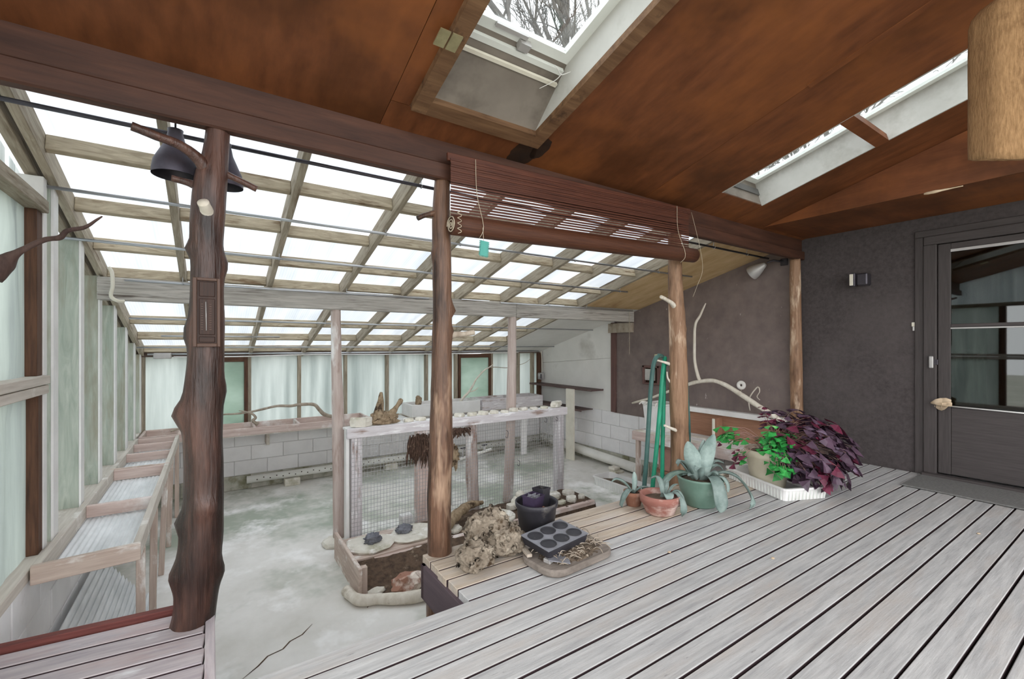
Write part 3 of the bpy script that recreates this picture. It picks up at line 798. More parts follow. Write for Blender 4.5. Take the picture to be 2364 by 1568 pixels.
p = empty('log_post', (1.11, 2.4, ZF), 'slim reddish brown log post between plaque post and bamboo blind', 'post')
tube('trunk', [(1.10, 2.42, ZF, .074), (1.10, 2.41, -.3, .072), (1.10, 2.4, -.02, .072), (1.098, 2.4, .31, .069), (1.109, 2.4, .69, .067), (1.117, 2.4, 1.07, .06), (1.118, 2.4, 1.40, .056),
     (1.115, 2.4, 1.70, .053), (1.109, 2.4, 1.95, .05), (1.116, 2.4, 2.155, .046)], 'log_brown', p, seg=24, n=8, nz=.09, nsc=8,
     bumps=[(1.41, -.4, .03, .03), (1.27, 0, .03, .02), (.60, 0, .06, .008), (1.72, math.pi, .03, .012)])
stub('branch_stub', p, [(1.11, 2.4, 1.975, .026), (1.06, 2.40, 1.958, .019), (1.01, 2.40, 1.94, .015), (.966, 2.40, 1.916, .014)], 'log_brown')
stub('branch_stub', p, [(1.13, 2.4, 1.25, .034), (1.19, 2.39, 1.262, .02), (1.25, 2.38, 1.266, .017), (1.312, 2.37, 1.277, .016)], 'grey_branch')

p = empty('log_post', (3.37, 2.42, 0), 'peeled orange-brown log post carrying the green hose', 'post')
tube('trunk', [(3.374, 2.43, -.03, .082), (3.384, 2.43, .2, .078), (3.38, 2.43, .44, .076), (3.362, 2.43, .81, .078), (3.35, 2.43, 1.34, .07), (3.328, 2.43, 1.64, .062), (3.314, 2.43, 1.93, .056), (3.31, 2.43, 2.155, .052)],
     'log_orange', p, seg=24, n=8, nz=.10, nsc=8, bumps=[(1.33, 0, .04, .03), (1.0, 0, .06, .012), (.9, math.pi, .05, .012)])
stub('branch_stub', p, [(3.29, 2.42, 1.535, .022), (3.22, 2.40, 1.56, .017), (3.13, 2.38, 1.578, .015), (3.04, 2.36, 1.593, .015)], 'pale_branch')
stub('branch_stub', p, [(3.33, 2.42, .462, .018), (3.24, 2.42, .495, .012), (3.16, 2.42, .525, .010)], 'pale_branch')
stub('branch_stub', p, [(3.32, 2.46, 1.03, .018), (3.27, 2.50, 1.05, .011), (3.21, 2.545, 1.07, .008)], 'pale_branch')
stub('branch_stub', p, [(3.32, 2.44, .84, .014), (3.275, 2.47, .91, .008), (3.26, 2.47, .97, .005)], 'pale_branch')

p = empty('log_post', (5.42, 2.42, 0), 'pale-streaked log post against the dark house wall', 'post')
tube('trunk', [(5.442, 2.40, -.03, .062), (5.44, 2.40, .45, .062), (5.428, 2.40, .94, .062), (5.41, 2.40, 1.67, .056), (5.40, 2.40, 2.155, .052)], 'log_orange', p, seg=20, n=8, nz=.08, nsc=8, bumps=[(1.0, math.pi, .05, .012)])

p = empty('greenhouse_post', (1.06, 4.73, ZF), 'thin pinkish worn pole under the grey beam, on a white block', 'post')
tube('trunk', [(1.066, 4.73, ZF + .05, .056), (1.06, 4.73, .3, .058), (1.045, 4.73, .97, .052), (1.036, 4.73, 1.557, .046)], 'log_worn', p, seg=18, n=8, nz=.06, nsc=8)
rock('footing', (1.04, 4.73, ZF), (.15, .13, .05), 'slab_stone', p, 3, 2)
p = empty('greenhouse_post', (3.16, 4.73, ZF), 'thin tan worn pole under the grey beam, behind the mesh fence', 'post')
tube('trunk', [(3.147, 4.80, ZF, .066), (3.16, 4.74, .4, .062), (3.165, 4.73, 1.0, .058), (3.168, 4.73, 1.557, .052)], 'log_worn', p, seg=18, n=8, nz=.10, nsc=8)

# ================================================================ HANGING RODS
def hang_rod(y, z, x0, x1, r, lab, hooks, m='galvanised'):
    e = empty('hanging_rod', (x0, y, z), lab, 'rod')
    rod('bar', (x0, y, z), (x1, y, z), r, m, e)
    for x in hooks:
        top = zr(y) + .002
        tube('hook', [(x, y, top, .003), (x, y + .004, (top + z) / 2, .003), (x, y + r + .004, z, .003), (x, y, z - r - .004, .003), (x, y - r - .006, z + .004, .003)], 'galvanised', e, seg=6, n=3)
hang_rod(2.72, 2.222, -.86, 5.46, .011, 'dark metal rod running just behind the brown beam', (1.12, 4.36, 5.0), 'dark_metal')
hang_rod(3.42, 2.058, -.775, 5.0, .010, 'steel rod hung beyond the brown beam, second row', (1.12, 1.76, 3.06, 4.36))
hang_rod(4.02, 1.893, -.80, 4.50, .010, 'steel rod hung under the third row of purlins', (.45, 1.76, 3.06, 4.36))
hang_rod(4.64, 1.712, -.57, 2.0, .008, 'short pale rod along the grey beam near the wall studs', (-.2, 1.12))
hang_rod(4.63, 1.716, 2.94, 5.30, .008, 'pale rod along the grey beam near the brown wall', (3.69, 4.36))
hang_rod(5.63, 1.458, -.66, 5.44, .009, 'steel rod just beyond the grey beam', (-.2, 1.12, 3.06))
hang_rod(6.22, 1.30, -.46, .70, .008, 'short steel rod under the lower roof purlins', (-.2, .45))
hang_rod(6.68, 1.172, -.715, 5.44, .009, 'steel rod below the lowest roof sheets', (-.2, 1.12, 3.06))
e = empty('conduit', (-.7, 7.12, 1.07), 'double electrical conduit with a box along the far wall head', 'conduit')
rod('pipe', (-.66, 7.12, 1.085), (5.40, 7.12, 1.085), .011, 'galvanised', e)
tube('cable', [(-.4, 7.10, 1.05, .009), (.3, 7.10, 1.045, .009), (1.3, 7.10, 1.062, .009), (2.6, 7.10, 1.05, .009), (4.0, 7.1, 1.055, .009), (4.9, 7.1, 1.06, .009)], 'white_paint', e, seg=6, n=5)
bx('junction_box', -.60, -.42, 7.07, 7.13, 1.03, 1.10, 'lamp_grey', e, .006)

# pipe bend where the grey beam meets the studs
tag(tube('cable_bend', [(-.66, 4.60, 1.80, .013), (-.64, 4.60, 1.76, .013), (-.635, 4.60, 1.66, .013), (-.645, 4.60, 1.58, .013), (-.61, 4.60, 1.545, .013), (-.57, 4.62, 1.545, .013)], 'cream', None, seg=8), 'cream cable looping past the grey beam end at the studs', 'cable')

# ================================================================ BAMBOO BLIND
e = empty('bamboo_blind', (2.2, 2.28, 1.88), 'half rolled-up brown bamboo blind hanging from the brown beam', 'blind')
def bz(t): return t * .075          # the blind hangs a little higher toward the house
def slat(z, h, gapx=0):
    bar('slat', (1.115, 2.285 + R.uniform(-.003, .003), z), (3.30, 2.285 + R.uniform(-.003, .003), z + .075 + R.uniform(-.002, .002)), .003, h, 'bamboo', e, .0008)
z = 1.935; i = 0
while z < 2.255:
    h = .0118
    slat(z, h)
    z += .0172 if z < 2.115 else .0122
bar('head_board', (1.10, 2.30, 2.262), (3.33, 2.30, 2.318), .02, .045, 'bamboo', e)
rv, rf_ = [], []
def roll_geo():
    pts = [(1.115, 2.27, 1.872, .056)] + [(1.115 + (3.345 - 1.115) * k / 8, 2.27, 1.872 + .076 * k / 8, .058) for k in range(1, 8)] + [(3.345, 2.27, 1.948, .058)]
    return tube_geo(pts, 22, 2)
v, f = roll_geo()
pydata('roll', v, f, 'bamboo_roll', None, e, True)
for x, zz in ((1.113, 1.872), (3.347, 1.948)):
    s = -1 if x < 2 else 1
    pts = []
    for k in range(40):
        a = k * .45; rr = .05 * (1 - k / 42)
        pts.append((x + s * .003, 2.27 + rr * math.cos(a), zz + rr * math.sin(a), .0035))
    tube('roll_end', pts, 'cord', e, seg=5, n=1)
for x in (1.27, 3.13):
    zt = 2.27 + (x - 1.1) / 2.2 * .06
    tube('cord', [(x, 2.275, zt, .002), (x + .004, 2.268, zt - .2, .002), (x + .012, 2.205, zt - .40, .002), (x + .01, 2.25, zt - .46, .002)], 'cord', e, seg=5, n=4)
tube('pull_cord', [(3.30, 2.26, 2.30, .0013), (3.36, 2.22, 2.0, .0013), (3.37, 2.205, 1.82, .0013), (3.34, 2.23, 1.70, .0013), (3.32, 2.26, 1.60, .0013)], 'cord', e, seg=5, n=5)
tube('coiled_cord', [(1.13 + .012 * math.cos(k * 1.3), 2.205 + .006 * math.sin(k * 1.3), 1.94 - k * .006, .002) for k in range(22)], 'cord', e, seg=6, n=2)
e = empty('hanging_tag', (1.29, 2.21, 1.74), 'small teal comb-edged plastic tag hanging under the blind', 'tag')
bm = bmesh.new()
add_box(bm, (0, 0, 0), (.052, .004, .085))
for k in range(9):
    add_box(bm, (-.028, 0, -.038 + k * .0095), (.008, .004, .005)); add_box(bm, (.028, 0, -.038 + k * .0095), (.008, .004, .005))
for k in range(6): add_box(bm, (-.022 + k * .009, 0, -.045), (.004, .004, .008))
from_bm('tag_plate', bm, 'teal_plastic', Matrix.Translation((1.288, 2.21, 1.75)) @ Matrix.Rotation(.08, 4, 'Y'), e)
tube('tag_loop', [(1.282, 2.215, 1.87, .0015), (1.284, 2.212, 1.83, .0015), (1.286, 2.21, 1.79, .0015)], 'cord', e, seg=5, n=3)

# ================================================================ THINGS ON THE PLAQUE POST AND BEAM
e = empty('wall_plaque', (-.017, 2.325, 1.19), 'dark framed wooden thermometer plaque on the log post', 'plaque')
xa, xb, za, zb_, yy = -.066, .032, 1.193, 1.487, 2.318
bx('backing', xa + .01, xb - .01, yy + .004, yy + .016, za + .01, zb_ - .01, 'dark_wood_plaque', e, .001)
bx('frame_stile', xa, xa + .014, yy - .006, yy + .016, za, zb_, 'plaque_frame', e, .002)
bx('frame_stile', xb - .012, xb, yy - .006, yy + .016, za, zb_, 'plaque_frame', e, .002)
bx('frame_rail', xa + .014, xb - .012, yy - .006, yy + .016, zb_ - .012, zb_, 'plaque_frame', e, .002)
bx('frame_rail', xa + .014, xb - .012, yy - .006, yy + .016, za, za + .014, 'plaque_frame', e, .002)
bx('panel', xa + .022, xb - .02, yy, yy + .005, 1.245, 1.398, 'dark_wood_plaque', e, .002)
bx('panel', xa + .022, xb - .02, yy, yy + .005, 1.212, 1.236, 'dark_wood_plaque', e, .002)
bx('panel', xa + .022, xb - .02, yy, yy + .005, 1.408, 1.47, 'dark_wood_plaque', e, .002)
rod('glass_tube', (-.0185, yy - .003, 1.262), (-.0205, yy - .003, 1.385), .0018, 'lamp_grey', e, 6)
for k in range(12):
    for sx in (-.034, -.004):
        bx('scale_mark', sx - .004, sx + .004, yy - .0012, yy + .0005, 1.266 + k * .0098, 1.2685 + k * .0098, 'plaque_frame', e, 0)
for cx, cy, lab in ((-.135, 2.52, 'dark hanging bell shade hooked behind the forked branch'), (.055, 2.56, 'dark hanging bell shade half hidden by the forked post')):
    e = empty('bell_shade', (cx, cy, 1.98), lab, 'bell')
    s = .85 if cx > 0 else 1.0
    lathe('shell', [(.088 * s, -.03), (.088 * s, -.01), (.082 * s, .03), (.06 * s, .075), (.038 * s, .12), (.028 * s, .165), (.03 * s, .178), (.0, .18)][::1], 'bell_metal', Matrix.Translation((cx, cy, 1.99)), e, 28, closed=True)
    lathe('inner_shell', [(.084 * s, -.03), (.076 * s, .03), (.054 * s, .075), (.03 * s, .12), (0, .13)], 'dark_metal', Matrix.Translation((cx, cy, 1.99)), e, 24, closed=True)
    rod('hanger', (cx, cy, 2.165), (cx, cy, zr(cy) + .01), .004, 'dark_metal', e, 6)

tag(tube('wood_hook', [(1.255, 2.33, 2.225, .012), (1.30, 2.325, 2.235, .016), (1.36, 2.32, 2.232, .013), (1.42, 2.32, 2.222, .014), (1.455, 2.315, 2.20, .014), (1.46, 2.31, 2.185, .011)], 'driftwood', None, seg=10, nz=.25, nsc=30), 'knobbly tan wood piece stuck along the brown beam', 'wood')
tag(rock('foam_blob', (1.62, 2.325, 2.20), (.02, .015, .025), 'driftwood', None, 5, 2, flat=False), 'small tan blob on the beam beside the skylight corner', 'blob')
mb = empty('mould_patch', (1.66, 2.3, zr(2.3)), 'black mould patch on the ceiling at the skylight corner', 'stain', kind='stuff')
for (cx, cy, a, b, sd) in ((1.62, 2.30, .09, .11, 1), (1.70, 2.22, .05, .09, 3)):
    V = [on_roof(cx, cy) - NRM * .0012]; F = []
    for k in range(24):
        an = 2 * math.pi * k / 24; q = 1 + .35 * noise.noise(Vector((math.cos(an) * 2, math.sin(an) * 2, sd * 5.0)))
        V.append(on_roof(cx + a * q * math.cos(an), cy + b * q * math.sin(an)) - NRM * .0012)
        F.append((0, 1 + (k + 1) % 24, 1 + k))
    pydata('patch', V, F, 'mould_shade_black', None, mb)

# hanging woven tube
e = empty('woven_tube', (2.94, .42, 2.0), 'brown woven fibre tube with open lower end hanging from the ceiling', 'tube')
V, F = [], []; SG, NL = 40, 22
for j in range(NL + 1):
    t = j / NL
    for s in range(SG):
        a = 2 * math.pi * s / SG
        r = .135 * (1 if t < .86 else math.sqrt(max(0, 1 - ((t - .86) / .15) ** 2)))
        r *= 1 + .03 * math.sin(a * 7) + .02 * noise.noise(Vector((a * 2, t * 6, 1)))
        zlow = 2.02 + .05 * math.cos(a - 1.0) + .004 * noise.noise(Vector((a * 9, 0, 4)))
        V.append((r * math.cos(a), r * math.sin(a), zlow + (2.74 - zlow) * t - 2.0))
for j in range(NL):
    for s in range(SG):
        s2 = (s + 1) % SG
        F.append((j * SG + s, j * SG + s2, (j + 1) * SG + s2, (j + 1) * SG + s))
F.append(tuple(NL * SG + s for s in range(SG)))
o = pydata('sleeve', V, F, 'burlap', Matrix.Translation((2.94, .42, 2.0)), e, True)
sm = o.modifiers.new('thick', 'SOLIDIFY'); sm.thickness = .012; sm.offset = -1
rod('cord', (2.94, .42, 2.72), (2.94, .42, zr(.42) + .004), .004, 'cord', e, 6)

# ================================================================ WALL FIXTURES
e = empty('spot_lamp', (5.45, 2.62, 2.1), 'grey bullet spot lamp beside the corner log post', 'lamp')
lam = Vector((5.40, 2.86, 2.075)); back = Vector((5.40, 2.70, 2.165))
Mx, L = frame_to(lam, back)
q = Mx.to_3x3()
Mz = Matrix.Translation(lam) @ (Matrix((q.col[1], q.col[2], q.col[0])).transposed().to_4x4())
lathe('lamp_shade', [(.082, -.03), (.084, -.02), (.078, .02), (.062, .07), (.044, .11), (.03, .145), (.02, .16), (0, .162)], 'lamp_grey', Mz, e, 24, closed=True)
lathe('reflector', [(.079, -.028), (.07, .02), (.04, .10), (0, .12)], 'white_paint', Mz, e, 24, closed=True)
tube('arm', [(5.40, 2.70, 2.165, .012), (5.41, 2.64, 2.18, .012), (5.45, 2.60, 2.172, .012), (5.505, 2.56, 2.165, .012)], 'dark_metal', e, seg=8)
bx('mount', 5.487, 5.51, 2.52, 2.60, 2.12, 2.20, 'dark_metal', e, .006)
e = empty('wall_light', (5.46, 1.83, 1.8), 'black wall light with a pale lens on the dark house wall', 'light')
bx('housing', 5.40, 5.512, 1.74, 1.83, 1.80, 1.92, 'dark_metal', e, .01)
bx('head', 5.36, 5.43, 1.83, 1.872, 1.79, 1.925, 'dark_metal', e, .006)
bx('lens', 5.352, 5.362, 1.842, 1.872, 1.80, 1.915, 'cream', e, .003)
e = empty('wall_hook', (5.5, 1.42, 1.36), 'small pale bracket on the dark wall beside the door', 'bracket')
bx('plate', 5.498, 5.512, 1.395, 1.425, 1.375, 1.415, 'cream', e, .003)
bx('tongue', 5.488, 5.512, 1.402, 1.416, 1.335, 1.375, 'lamp_grey', e, .003)
e = empty('dried_husk', (5.47, 1.21, .66), 'crumpled tan dried husk stuck on the door push bar', 'husk')
for k in range(7):
    a = k * .9
    V = []
    for i in range(5):
        for j in range(3):
            u = i / 4; w = (j - 1) * .035 * math.sin(math.pi * (u * .8 + .15))
            V.append((-.02 - .03 * math.sin(u * 2.5 + k) , (u - .5) * .14 * math.cos(a * .3) + .01 * math.sin(a), w * math.cos(a) + .02 * math.sin(a * 2) + .02 * math.sin(u * 3 + a)))
    F = [(i * 3 + j, i * 3 + j + 1, i * 3 + j + 4, i * 3 + j + 3) for i in range(4) for j in range(2)]
    o = pydata('husk_leaf', V, F, 'dried_husk', Matrix.Translation((5.475, 1.205 - .01 * (k % 3), .672)), e, True)
    s_ = o.modifiers.new('t', 'SOLIDIFY'); s_.thickness = .003
e = empty('wall_hatch', (5.48, 4.43, .64), 'small grey-brown wooden hatch box on the brown wall behind the hose', 'hatch')
bx('frame_stile', 5.46, 5.512, 4.55, 4.585, .63, .89, 'trim_plum', e); bx('frame_stile', 5.46, 5.512, 4.28, 4.315, .63, .89, 'trim_plum', e)
bx('frame_rail', 5.46, 5.512, 4.28, 4.585, .86, .89, 'trim_plum', e); bx('frame_rail', 5.46, 5.512, 4.28, 4.585, .61, .635, 'trim_plum', e)
bx('hatch_door', 5.475, 5.50, 4.37, 4.548, .67, .84, 'shaft_light', e)
bx('recess', 5.50, 5.509, 4.315, 4.55, .635, .86, 'mould_shade_black', e, 0)
tag(tube('hanging_string', [(5.26, 4.66, 1.725, .003), (5.258, 4.66, 1.55, .003), (5.26, 4.66, 1.30, .003), (5.262, 4.66, 1.06, .003)], 'cord', None, seg=5), 'pale string hanging from the grey beam end', 'string')
e = empty('twine_coil', (5.49, 3.05, .62), 'coil of white twine hanging on the brown wall above the bench', 'twine')
V, F = [], []
for i in range(20):
    for j in range(10):
        a, b = 2 * math.pi * i / 20, 2 * math.pi * j / 10
        r = .036 + .022 * math.cos(b)
        V.append((.022 * math.sin(b) - .022, r * math.cos(a), r * math.sin(a)))
for i in range(20):
    for j in range(10):
        F.append((i * 10 + j, ((i + 1) % 20) * 10 + j, ((i + 1) % 20) * 10 + (j + 1) % 10, i * 10 + (j + 1) % 10))
pydata('coil', V, F, 'glove_white', Matrix.Translation((5.51, 3.06, .70)), e, True)
tube('loose_end', [(5.485, 3.06, .66, .003), (5.48, 3.06, .61, .003), (5.47, 3.05, .58, .003)], 'cord', e, seg=5)
tag(tube('hanging_twig', [(5.47, 2.94, .40, .006), (5.46, 2.95, .5, .008), (5.46, 2.93, .58, .008), (5.46, 2.86, .68, .008), (5.46, 2.83, .69, .008), (5.46, 2.82, .64, .006), (5.46, 2.85, .58, .005), (5.47, 2.82, .54, .005)], 'pale_branch', None, seg=8), 'hooked pale twig beside the twine coil on the wall', 'twig')

# forked bleached branch standing over the potting bench
e = empty('bleached_branch', (5.25, 2.6, .02), 'long bleached forked branch arching over the potting bench', 'branch')
tube('limb', [(5.28, 4.62, .325, .012), (5.25, 4.50, .36, .016), (5.25, 4.25, .44, .017), (5.25, 3.97, .553, .018), (5.25, 3.70, .66, .02), (5.25, 3.50, .723, .026), (5.25, 3.30, .752, .026), (5.25, 3.14, .715, .027), (5.25, 2.97, .632, .028), (5.25, 2.75, .51, .03), (5.26, 2.56, .40, .03), (5.3, 2.47, .30, .032)], 'pale_branch', e, seg=12, nz=.12, nsc=14)
tube('side_limb', [(5.25, 3.46, .72, .026), (5.25, 3.50, .80, .022), (5.25, 3.545, .98, .019), (5.25, 3.55, 1.18, .018), (5.25, 3.54, 1.46, .017), (5.25, 3.47, 1.58, .014), (5.25, 3.42, 1.68, .011), (5.25, 3.39, 1.735, .006)], 'pale_branch', e, seg=12, nz=.12, nsc=14)

# ================================================================ POTTING BENCH AGAINST THE HOUSE WALL
e = empty('potting_bench', (5.2, 3.3, ZF), 'low wooden potting bench with brown back panel beyond the deck', 'bench')
for k in range(4):
    bx('top_board', 4.93 + k * .143, 4.93 + (k + 1) * .143 - .004, 2.55, 4.28, -.045, .0, 'white_paint' if k % 2 else 'slab_stone', e)
bx('front_rail', 4.905, 4.93, 2.55, 4.30, -.12, .0, 'pinkish_wood', e)
bx('end_rail', 4.93, 5.49, 4.28, 4.305, -.12, -.0, 'pinkish_wood', e)
bx('back_panel', 5.46, 5.485, 2.55, 3.88, .0, .30, 'box_brown', e)
bx('back_rail', 5.40, 5.50, 2.50, 3.88, .30, .365, 'white_paint', e)
bx('divider', 5.26, 5.28, 3.28, 3.31, .0, .27, 'cream', e); bx('divider', 5.28, 5.46, 3.29, 3.305, .0, .27, 'box_brown', e)
for x, y in ((4.92, 4.2), (5.42, 4.2), (4.92, 2.62), (5.42, 2.62)):
    bx('leg', x, x + .06, y, y + .05, ZF, -.045, 'bench_wood', e)
bx('lower_shelf', 4.95, 5.46, 2.6, 4.0, -.50, -.475, 'box_brown', e)
tub = empty('terracotta_box', (5.15, 3.75, -.475), 'square terracotta coloured box on the potting bench lower shelf', 'box')
bx('body', 5.0, 5.32, 3.55, 3.93, -.475, -.17, 'terra_box', tub, .01); bx('rim', 4.99, 5.33, 3.54, 3.94, -.17, -.14, 'terra_box', tub, .005)
e = empty('plastic_tub', (5.26, 4.08, .0), 'tall white plastic tub with gloves draped over it behind the hose', 'tub')
V, F = [], []
prof = [(0, .80), (.015, .82), (.355, .98), (.37, 1.05), (.388, 1.05), (.388, .99), (.355, .95)]
for z, s in prof:
    for (sx, sy) in ((-1, -1), (1, -1), (1, 1), (-1, 1)): V.append((sx * .18 * s, sy * .18 * s, z))
for l in range(len(prof) - 1):
    for i in range(4): F.append((l * 4 + i, l * 4 + (i + 1) % 4, l * 4 + 4 + (i + 1) % 4, l * 4 + 4 + i))
F.append((3, 2, 1, 0)); F.append((24, 25, 26, 27))
pydata('tub_body', V, F, 'white_paint', Matrix.Translation((5.27, 4.09, .002)), e)
g = rock('glove', (5.25, 4.09, .36), (.16, .15, .022), 'glove_white', e, 8, 3, .3)
tube('finger', [(5.14, 4.2, .385, .012), (5.09, 4.27, .395, .012), (5.07, 4.31, .36, .010)], 'glove_white', g, seg=8)
tube('finger', [(5.13, 4.12, .385, .012), (5.07, 4.17, .40, .012), (5.05, 4.21, .35, .010)], 'glove_white', g, seg=8)
tube('finger', [(5.12, 4.0, .385, .012), (5.05, 4.0, .40, .012), (5.03, 4.0, .34, .010)], 'glove_white', g, seg=8)

# ================================================================ HOSE
e = empty('garden_hose', (3.2, 2.52, ZF), 'looped green garden hose hung on the peeled log post pegs', 'hose')
rr = .0185
tube('hose_strand', [(3.30, 2.55, 1.10, rr), (3.21, 2.53, 1.105, rr), (3.145, 2.52, 1.03, rr), (3.115, 2.52, .86, rr), (3.097, 2.52, .70, rr), (3.058, 2.52, .27, rr), (3.025, 2.52, -.01, rr), (3.0, 2.52, -.3, rr), (3.03, 2.53, -.55, rr)], 'hose_dark', e, seg=10, n=8)
tube('hose_strand', [(3.34, 2.56, 1.02, rr), (3.325, 2.54, 1.085, rr), (3.285, 2.525, 1.01, rr), (3.255, 2.52, .85, rr), (3.238, 2.52, .70, rr), (3.187, 2.52, .33, rr), (3.131, 2.52, -.03, rr), (3.09, 2.53, -.45, rr), (3.12, 2.55, -.62, rr)], 'hose_green', e, seg=10, n=8)
tube('hose_strand', [(3.34, 2.545, 1.02, rr), (3.33, 2.545, 1.05, rr), (3.31, 2.54, .95, rr), (3.30, 2.535, .70, rr), (3.285, 2.535, .32, rr), (3.275, 2.535, -.06, rr), (3.22, 2.53, -.45, rr), (3.12, 2.55, -.62, rr)], 'hose_green', e, seg=10, n=8)
tube('hose_strand', [(3.64, 2.56, .80, .011), (3.70, 2.58, .84, .011), (3.74, 2.6, .70, .011), (3.765, 2.6, .45, .011), (3.768, 2.6, .24, .011)], 'hose_dark', e, seg=8, n=6)
bx('coupling', 3.19, 3.25, 2.52, 2.55, 1.095, 1.12, 'brass_plate', e, .004)

tag(tube('pale_stick', [(4.60, 1.115, 2.375, .008), (4.59, 1.06, 2.372, .012), (4.60, .98, 2.374, .006), (4.61, .90, 2.376, .004)], 'dried_husk', None, seg=8, nz=.2, nsc=30), 'short pale stick caught along the soffit edge', 'stick')
e = empty('cobweb', (1.45, 1.83, 2.60), 'white cobweb strand across the wood-framed skylight', 'cobweb')
tube('strand', [(1.46, 1.79, 2.635, .0025), (1.49, 1.80, 2.63, .003), (1.53, 1.82, 2.625, .003), (1.56, 1.78, 2.63, .0015)], 'white_paint', e, seg=5)
tube('strand', [(1.53, 1.82, 2.625, .003), (1.52, 1.86, 2.61, .002), (1.47, 1.93, 2.585, .0015)], 'white_paint', e, seg=5)
# ================================================================ SEEDLING BENCHES
def bench(name, lab, y0, y1, divs, legs, skew=0.0):
    e = empty(name, (-.52, (y0 + y1) / 2, ZF), lab, 'bench')
    bx('side_board', -.725, -.692, y0, y1, .045, .135, 'sill_pale', e)
    bx('side_board', -.352, -.318, y0 + skew, y1, .045, .135, 'sill_pale', e)
    bar('end_board', (-.725, y0 - .016, .09), (-.318, y0 + skew - .016, .09), .034, .09, 'bench_wood', e)
    bx('end_board', -.692, -.352, y1 - .034, y1, .045, .13, 'pinkish_wood', e)
    for y in divs: bx('cross_board', -.692, -.352, y - .017, y + .017, .05, .13, 'pinkish_wood', e)
    # corrugated clear sheet bottom, ribs run along the bench
    V, F = [], []; n = 60
    for i in range(n + 1):
        x = -.692 + .34 * i / n; z = .04 + .004 * math.sin(i * math.pi / 2.5)
        V += [(x, y0 + .02, z), (x, y1 - .03, z)]
        if i: F.append((2 * i - 2, 2 * i, 2 * i + 1, 2 * i - 1))
    pydata('tray_sheet', V, F, 'clear_corrugated', None, e, True)
    for (y, lean) in legs: bar('leg', (-.335 + lean, y, ZF), (-.335, y, .05), .04, .045, 'bench_wood', e, up=(0, 1, 0))
bench('seedling_bench', 'open wooden seedling tray bench on the low wall beside the log post', 3.10, 5.09, [4.06], [(3.30, 0), (4.02, -.01), (4.95, -.03)], .05)
bench('seedling_bench', 'open wooden seedling tray bench reaching the far glazed wall', 5.13, 6.62, [5.75, 6.25], [(5.6, -.02), (6.5, 0)])
def trough(lab, x0, x1, y0, y1, z0, z1, divs, m, wet=False):
    e = empty('wooden_trough', ((x0 + x1) / 2, (y0 + y1) / 2, z0), lab, 'trough')
    bx('front_board', x0, x1, y0, y0 + .03, z0, z1, m, e); bx('back_board', x0, x1, y1 - .03, y1, z0, z1, m, e)
    for x in [x0] + divs + [x1 - .03]: bx('cross_board', x, x + .03, y0 + .03, y1 - .03, z0, z1, m, e)
    bx('bottom_board', x0, x1, y0 + .005, y1 - .005, z0 - .012, z0, 'sill_pale', e)
    for x in (x0 + .25, (x0 + x1) / 2, x1 - .25): bx('bracket', x, x + .04, 7.0, 7.215, z0 - .22, z0 - .012, 'sill_pale', e)
trough('long pinkish wooden trough on the far wall under a twisted branch', -.70, 1.95, 6.66, 7.20, .045, .135, [-.34, .45, .98], 'pinkish_wood')
trough('pale wooden trough on the far wall, two bays wide, behind the fence', 2.62, 3.86, 6.75, 7.2, .06, .25, [3.2], 'white_paint')
trough('pale wooden trough on the far wall beside the dark shelves', 3.90, 5.225, 6.75, 7.2, .06, .255, [4.6], 'whitewash')
tag(bx('ledge_board', 1.96, 2.61, 6.80, 7.23, .0, .04, 'white_paint', None), 'short white ledge board between two troughs on the far wall', 'ledge')

# leaning clear sheet on the floor under the bench
V, F = [], []; n = 90
for i in range(n + 1):
    t = i / n
    x = -.70 + .32 * t; z = ZF + .42 * (1 - t) ** 1.3 + .012 * math.sin(i * math.pi / 3) + .006
    V += [(x, 2.72, z), (x, 4.55, z)]
    if i: F.append((2 * i - 2, 2 * i, 2 * i + 1, 2 * i - 1))
tag(pydata('corrugated_sheet', V, F, 'clear_corrugated', None, None, True), 'clear corrugated plastic sheet leaning on the low wall under the bench', 'sheet')

tag(tube('wall_stick', [(-.80, 2.88, 1.50, .045), (-.765, 2.9, 1.56, .038), (-.72, 2.9, 1.615, .016), (-.64, 2.9, 1.68, .012), (-.585, 2.9, 1.70, .012), (-.56, 2.9, 1.735, .011), (-.50, 2.9, 1.76, .009), (-.46, 2.9, 1.80, .006), (-.438, 2.9, 1.822, .003)], 'dark_stick', None, seg=10, nz=.15, nsc=22), 'dark crooked stick fixed to the framed plastic window', 'stick')

# branches on the far troughs
e = empty('twisted_branch', (.7, 6.9, .135), 'long twisted grey branch lying on the pinkish trough', 'branch')
tube('limb', [(.06, 6.95, .26, .008), (.13, 6.95, .295, .011), (.244, 6.95, .293, .012), (.417, 6.95, .303, .014), (.58, 6.95, .33, .015), (.753, 6.95, .36, .017), (.915, 6.95, .348, .02), (1.026, 6.95, .358, .021), (1.22, 6.95, .345, .024), (1.30, 6.95, .26, .026), (1.36, 6.95, .195, .028), (1.46, 6.95, .158, .026), (1.62, 6.95, .155, .02)], 'grey_branch', e, seg=10, nz=.12, nsc=16)
tube('fork', [(.30, 6.94, .335, .004), (.37, 6.94, .313, .012), (.45, 6.94, .28, .014), (.492, 6.94, .225, .018), (.462, 6.94, .185, .02), (.52, 6.94, .13, .024)], 'grey_branch', e, seg=10, nz=.12, nsc=16)
tag(tube('curled_root', [(-.42, 6.95, .135, .012), (-.32, 6.95, .16, .012), (-.22, 6.95, .15, .014), (-.12, 6.95, .19, .016), (-.02, 6.95, .23, .016), (.03, 6.95, .26, .010)], 'grey_branch', None, seg=8, nz=.15, nsc=18), 'short curled root on the trough end beside the corner window', 'root')
e = empty('bare_branch', (3.6, 6.95, .19), 'slender bare branch rising in front of the second brown window', 'branch')
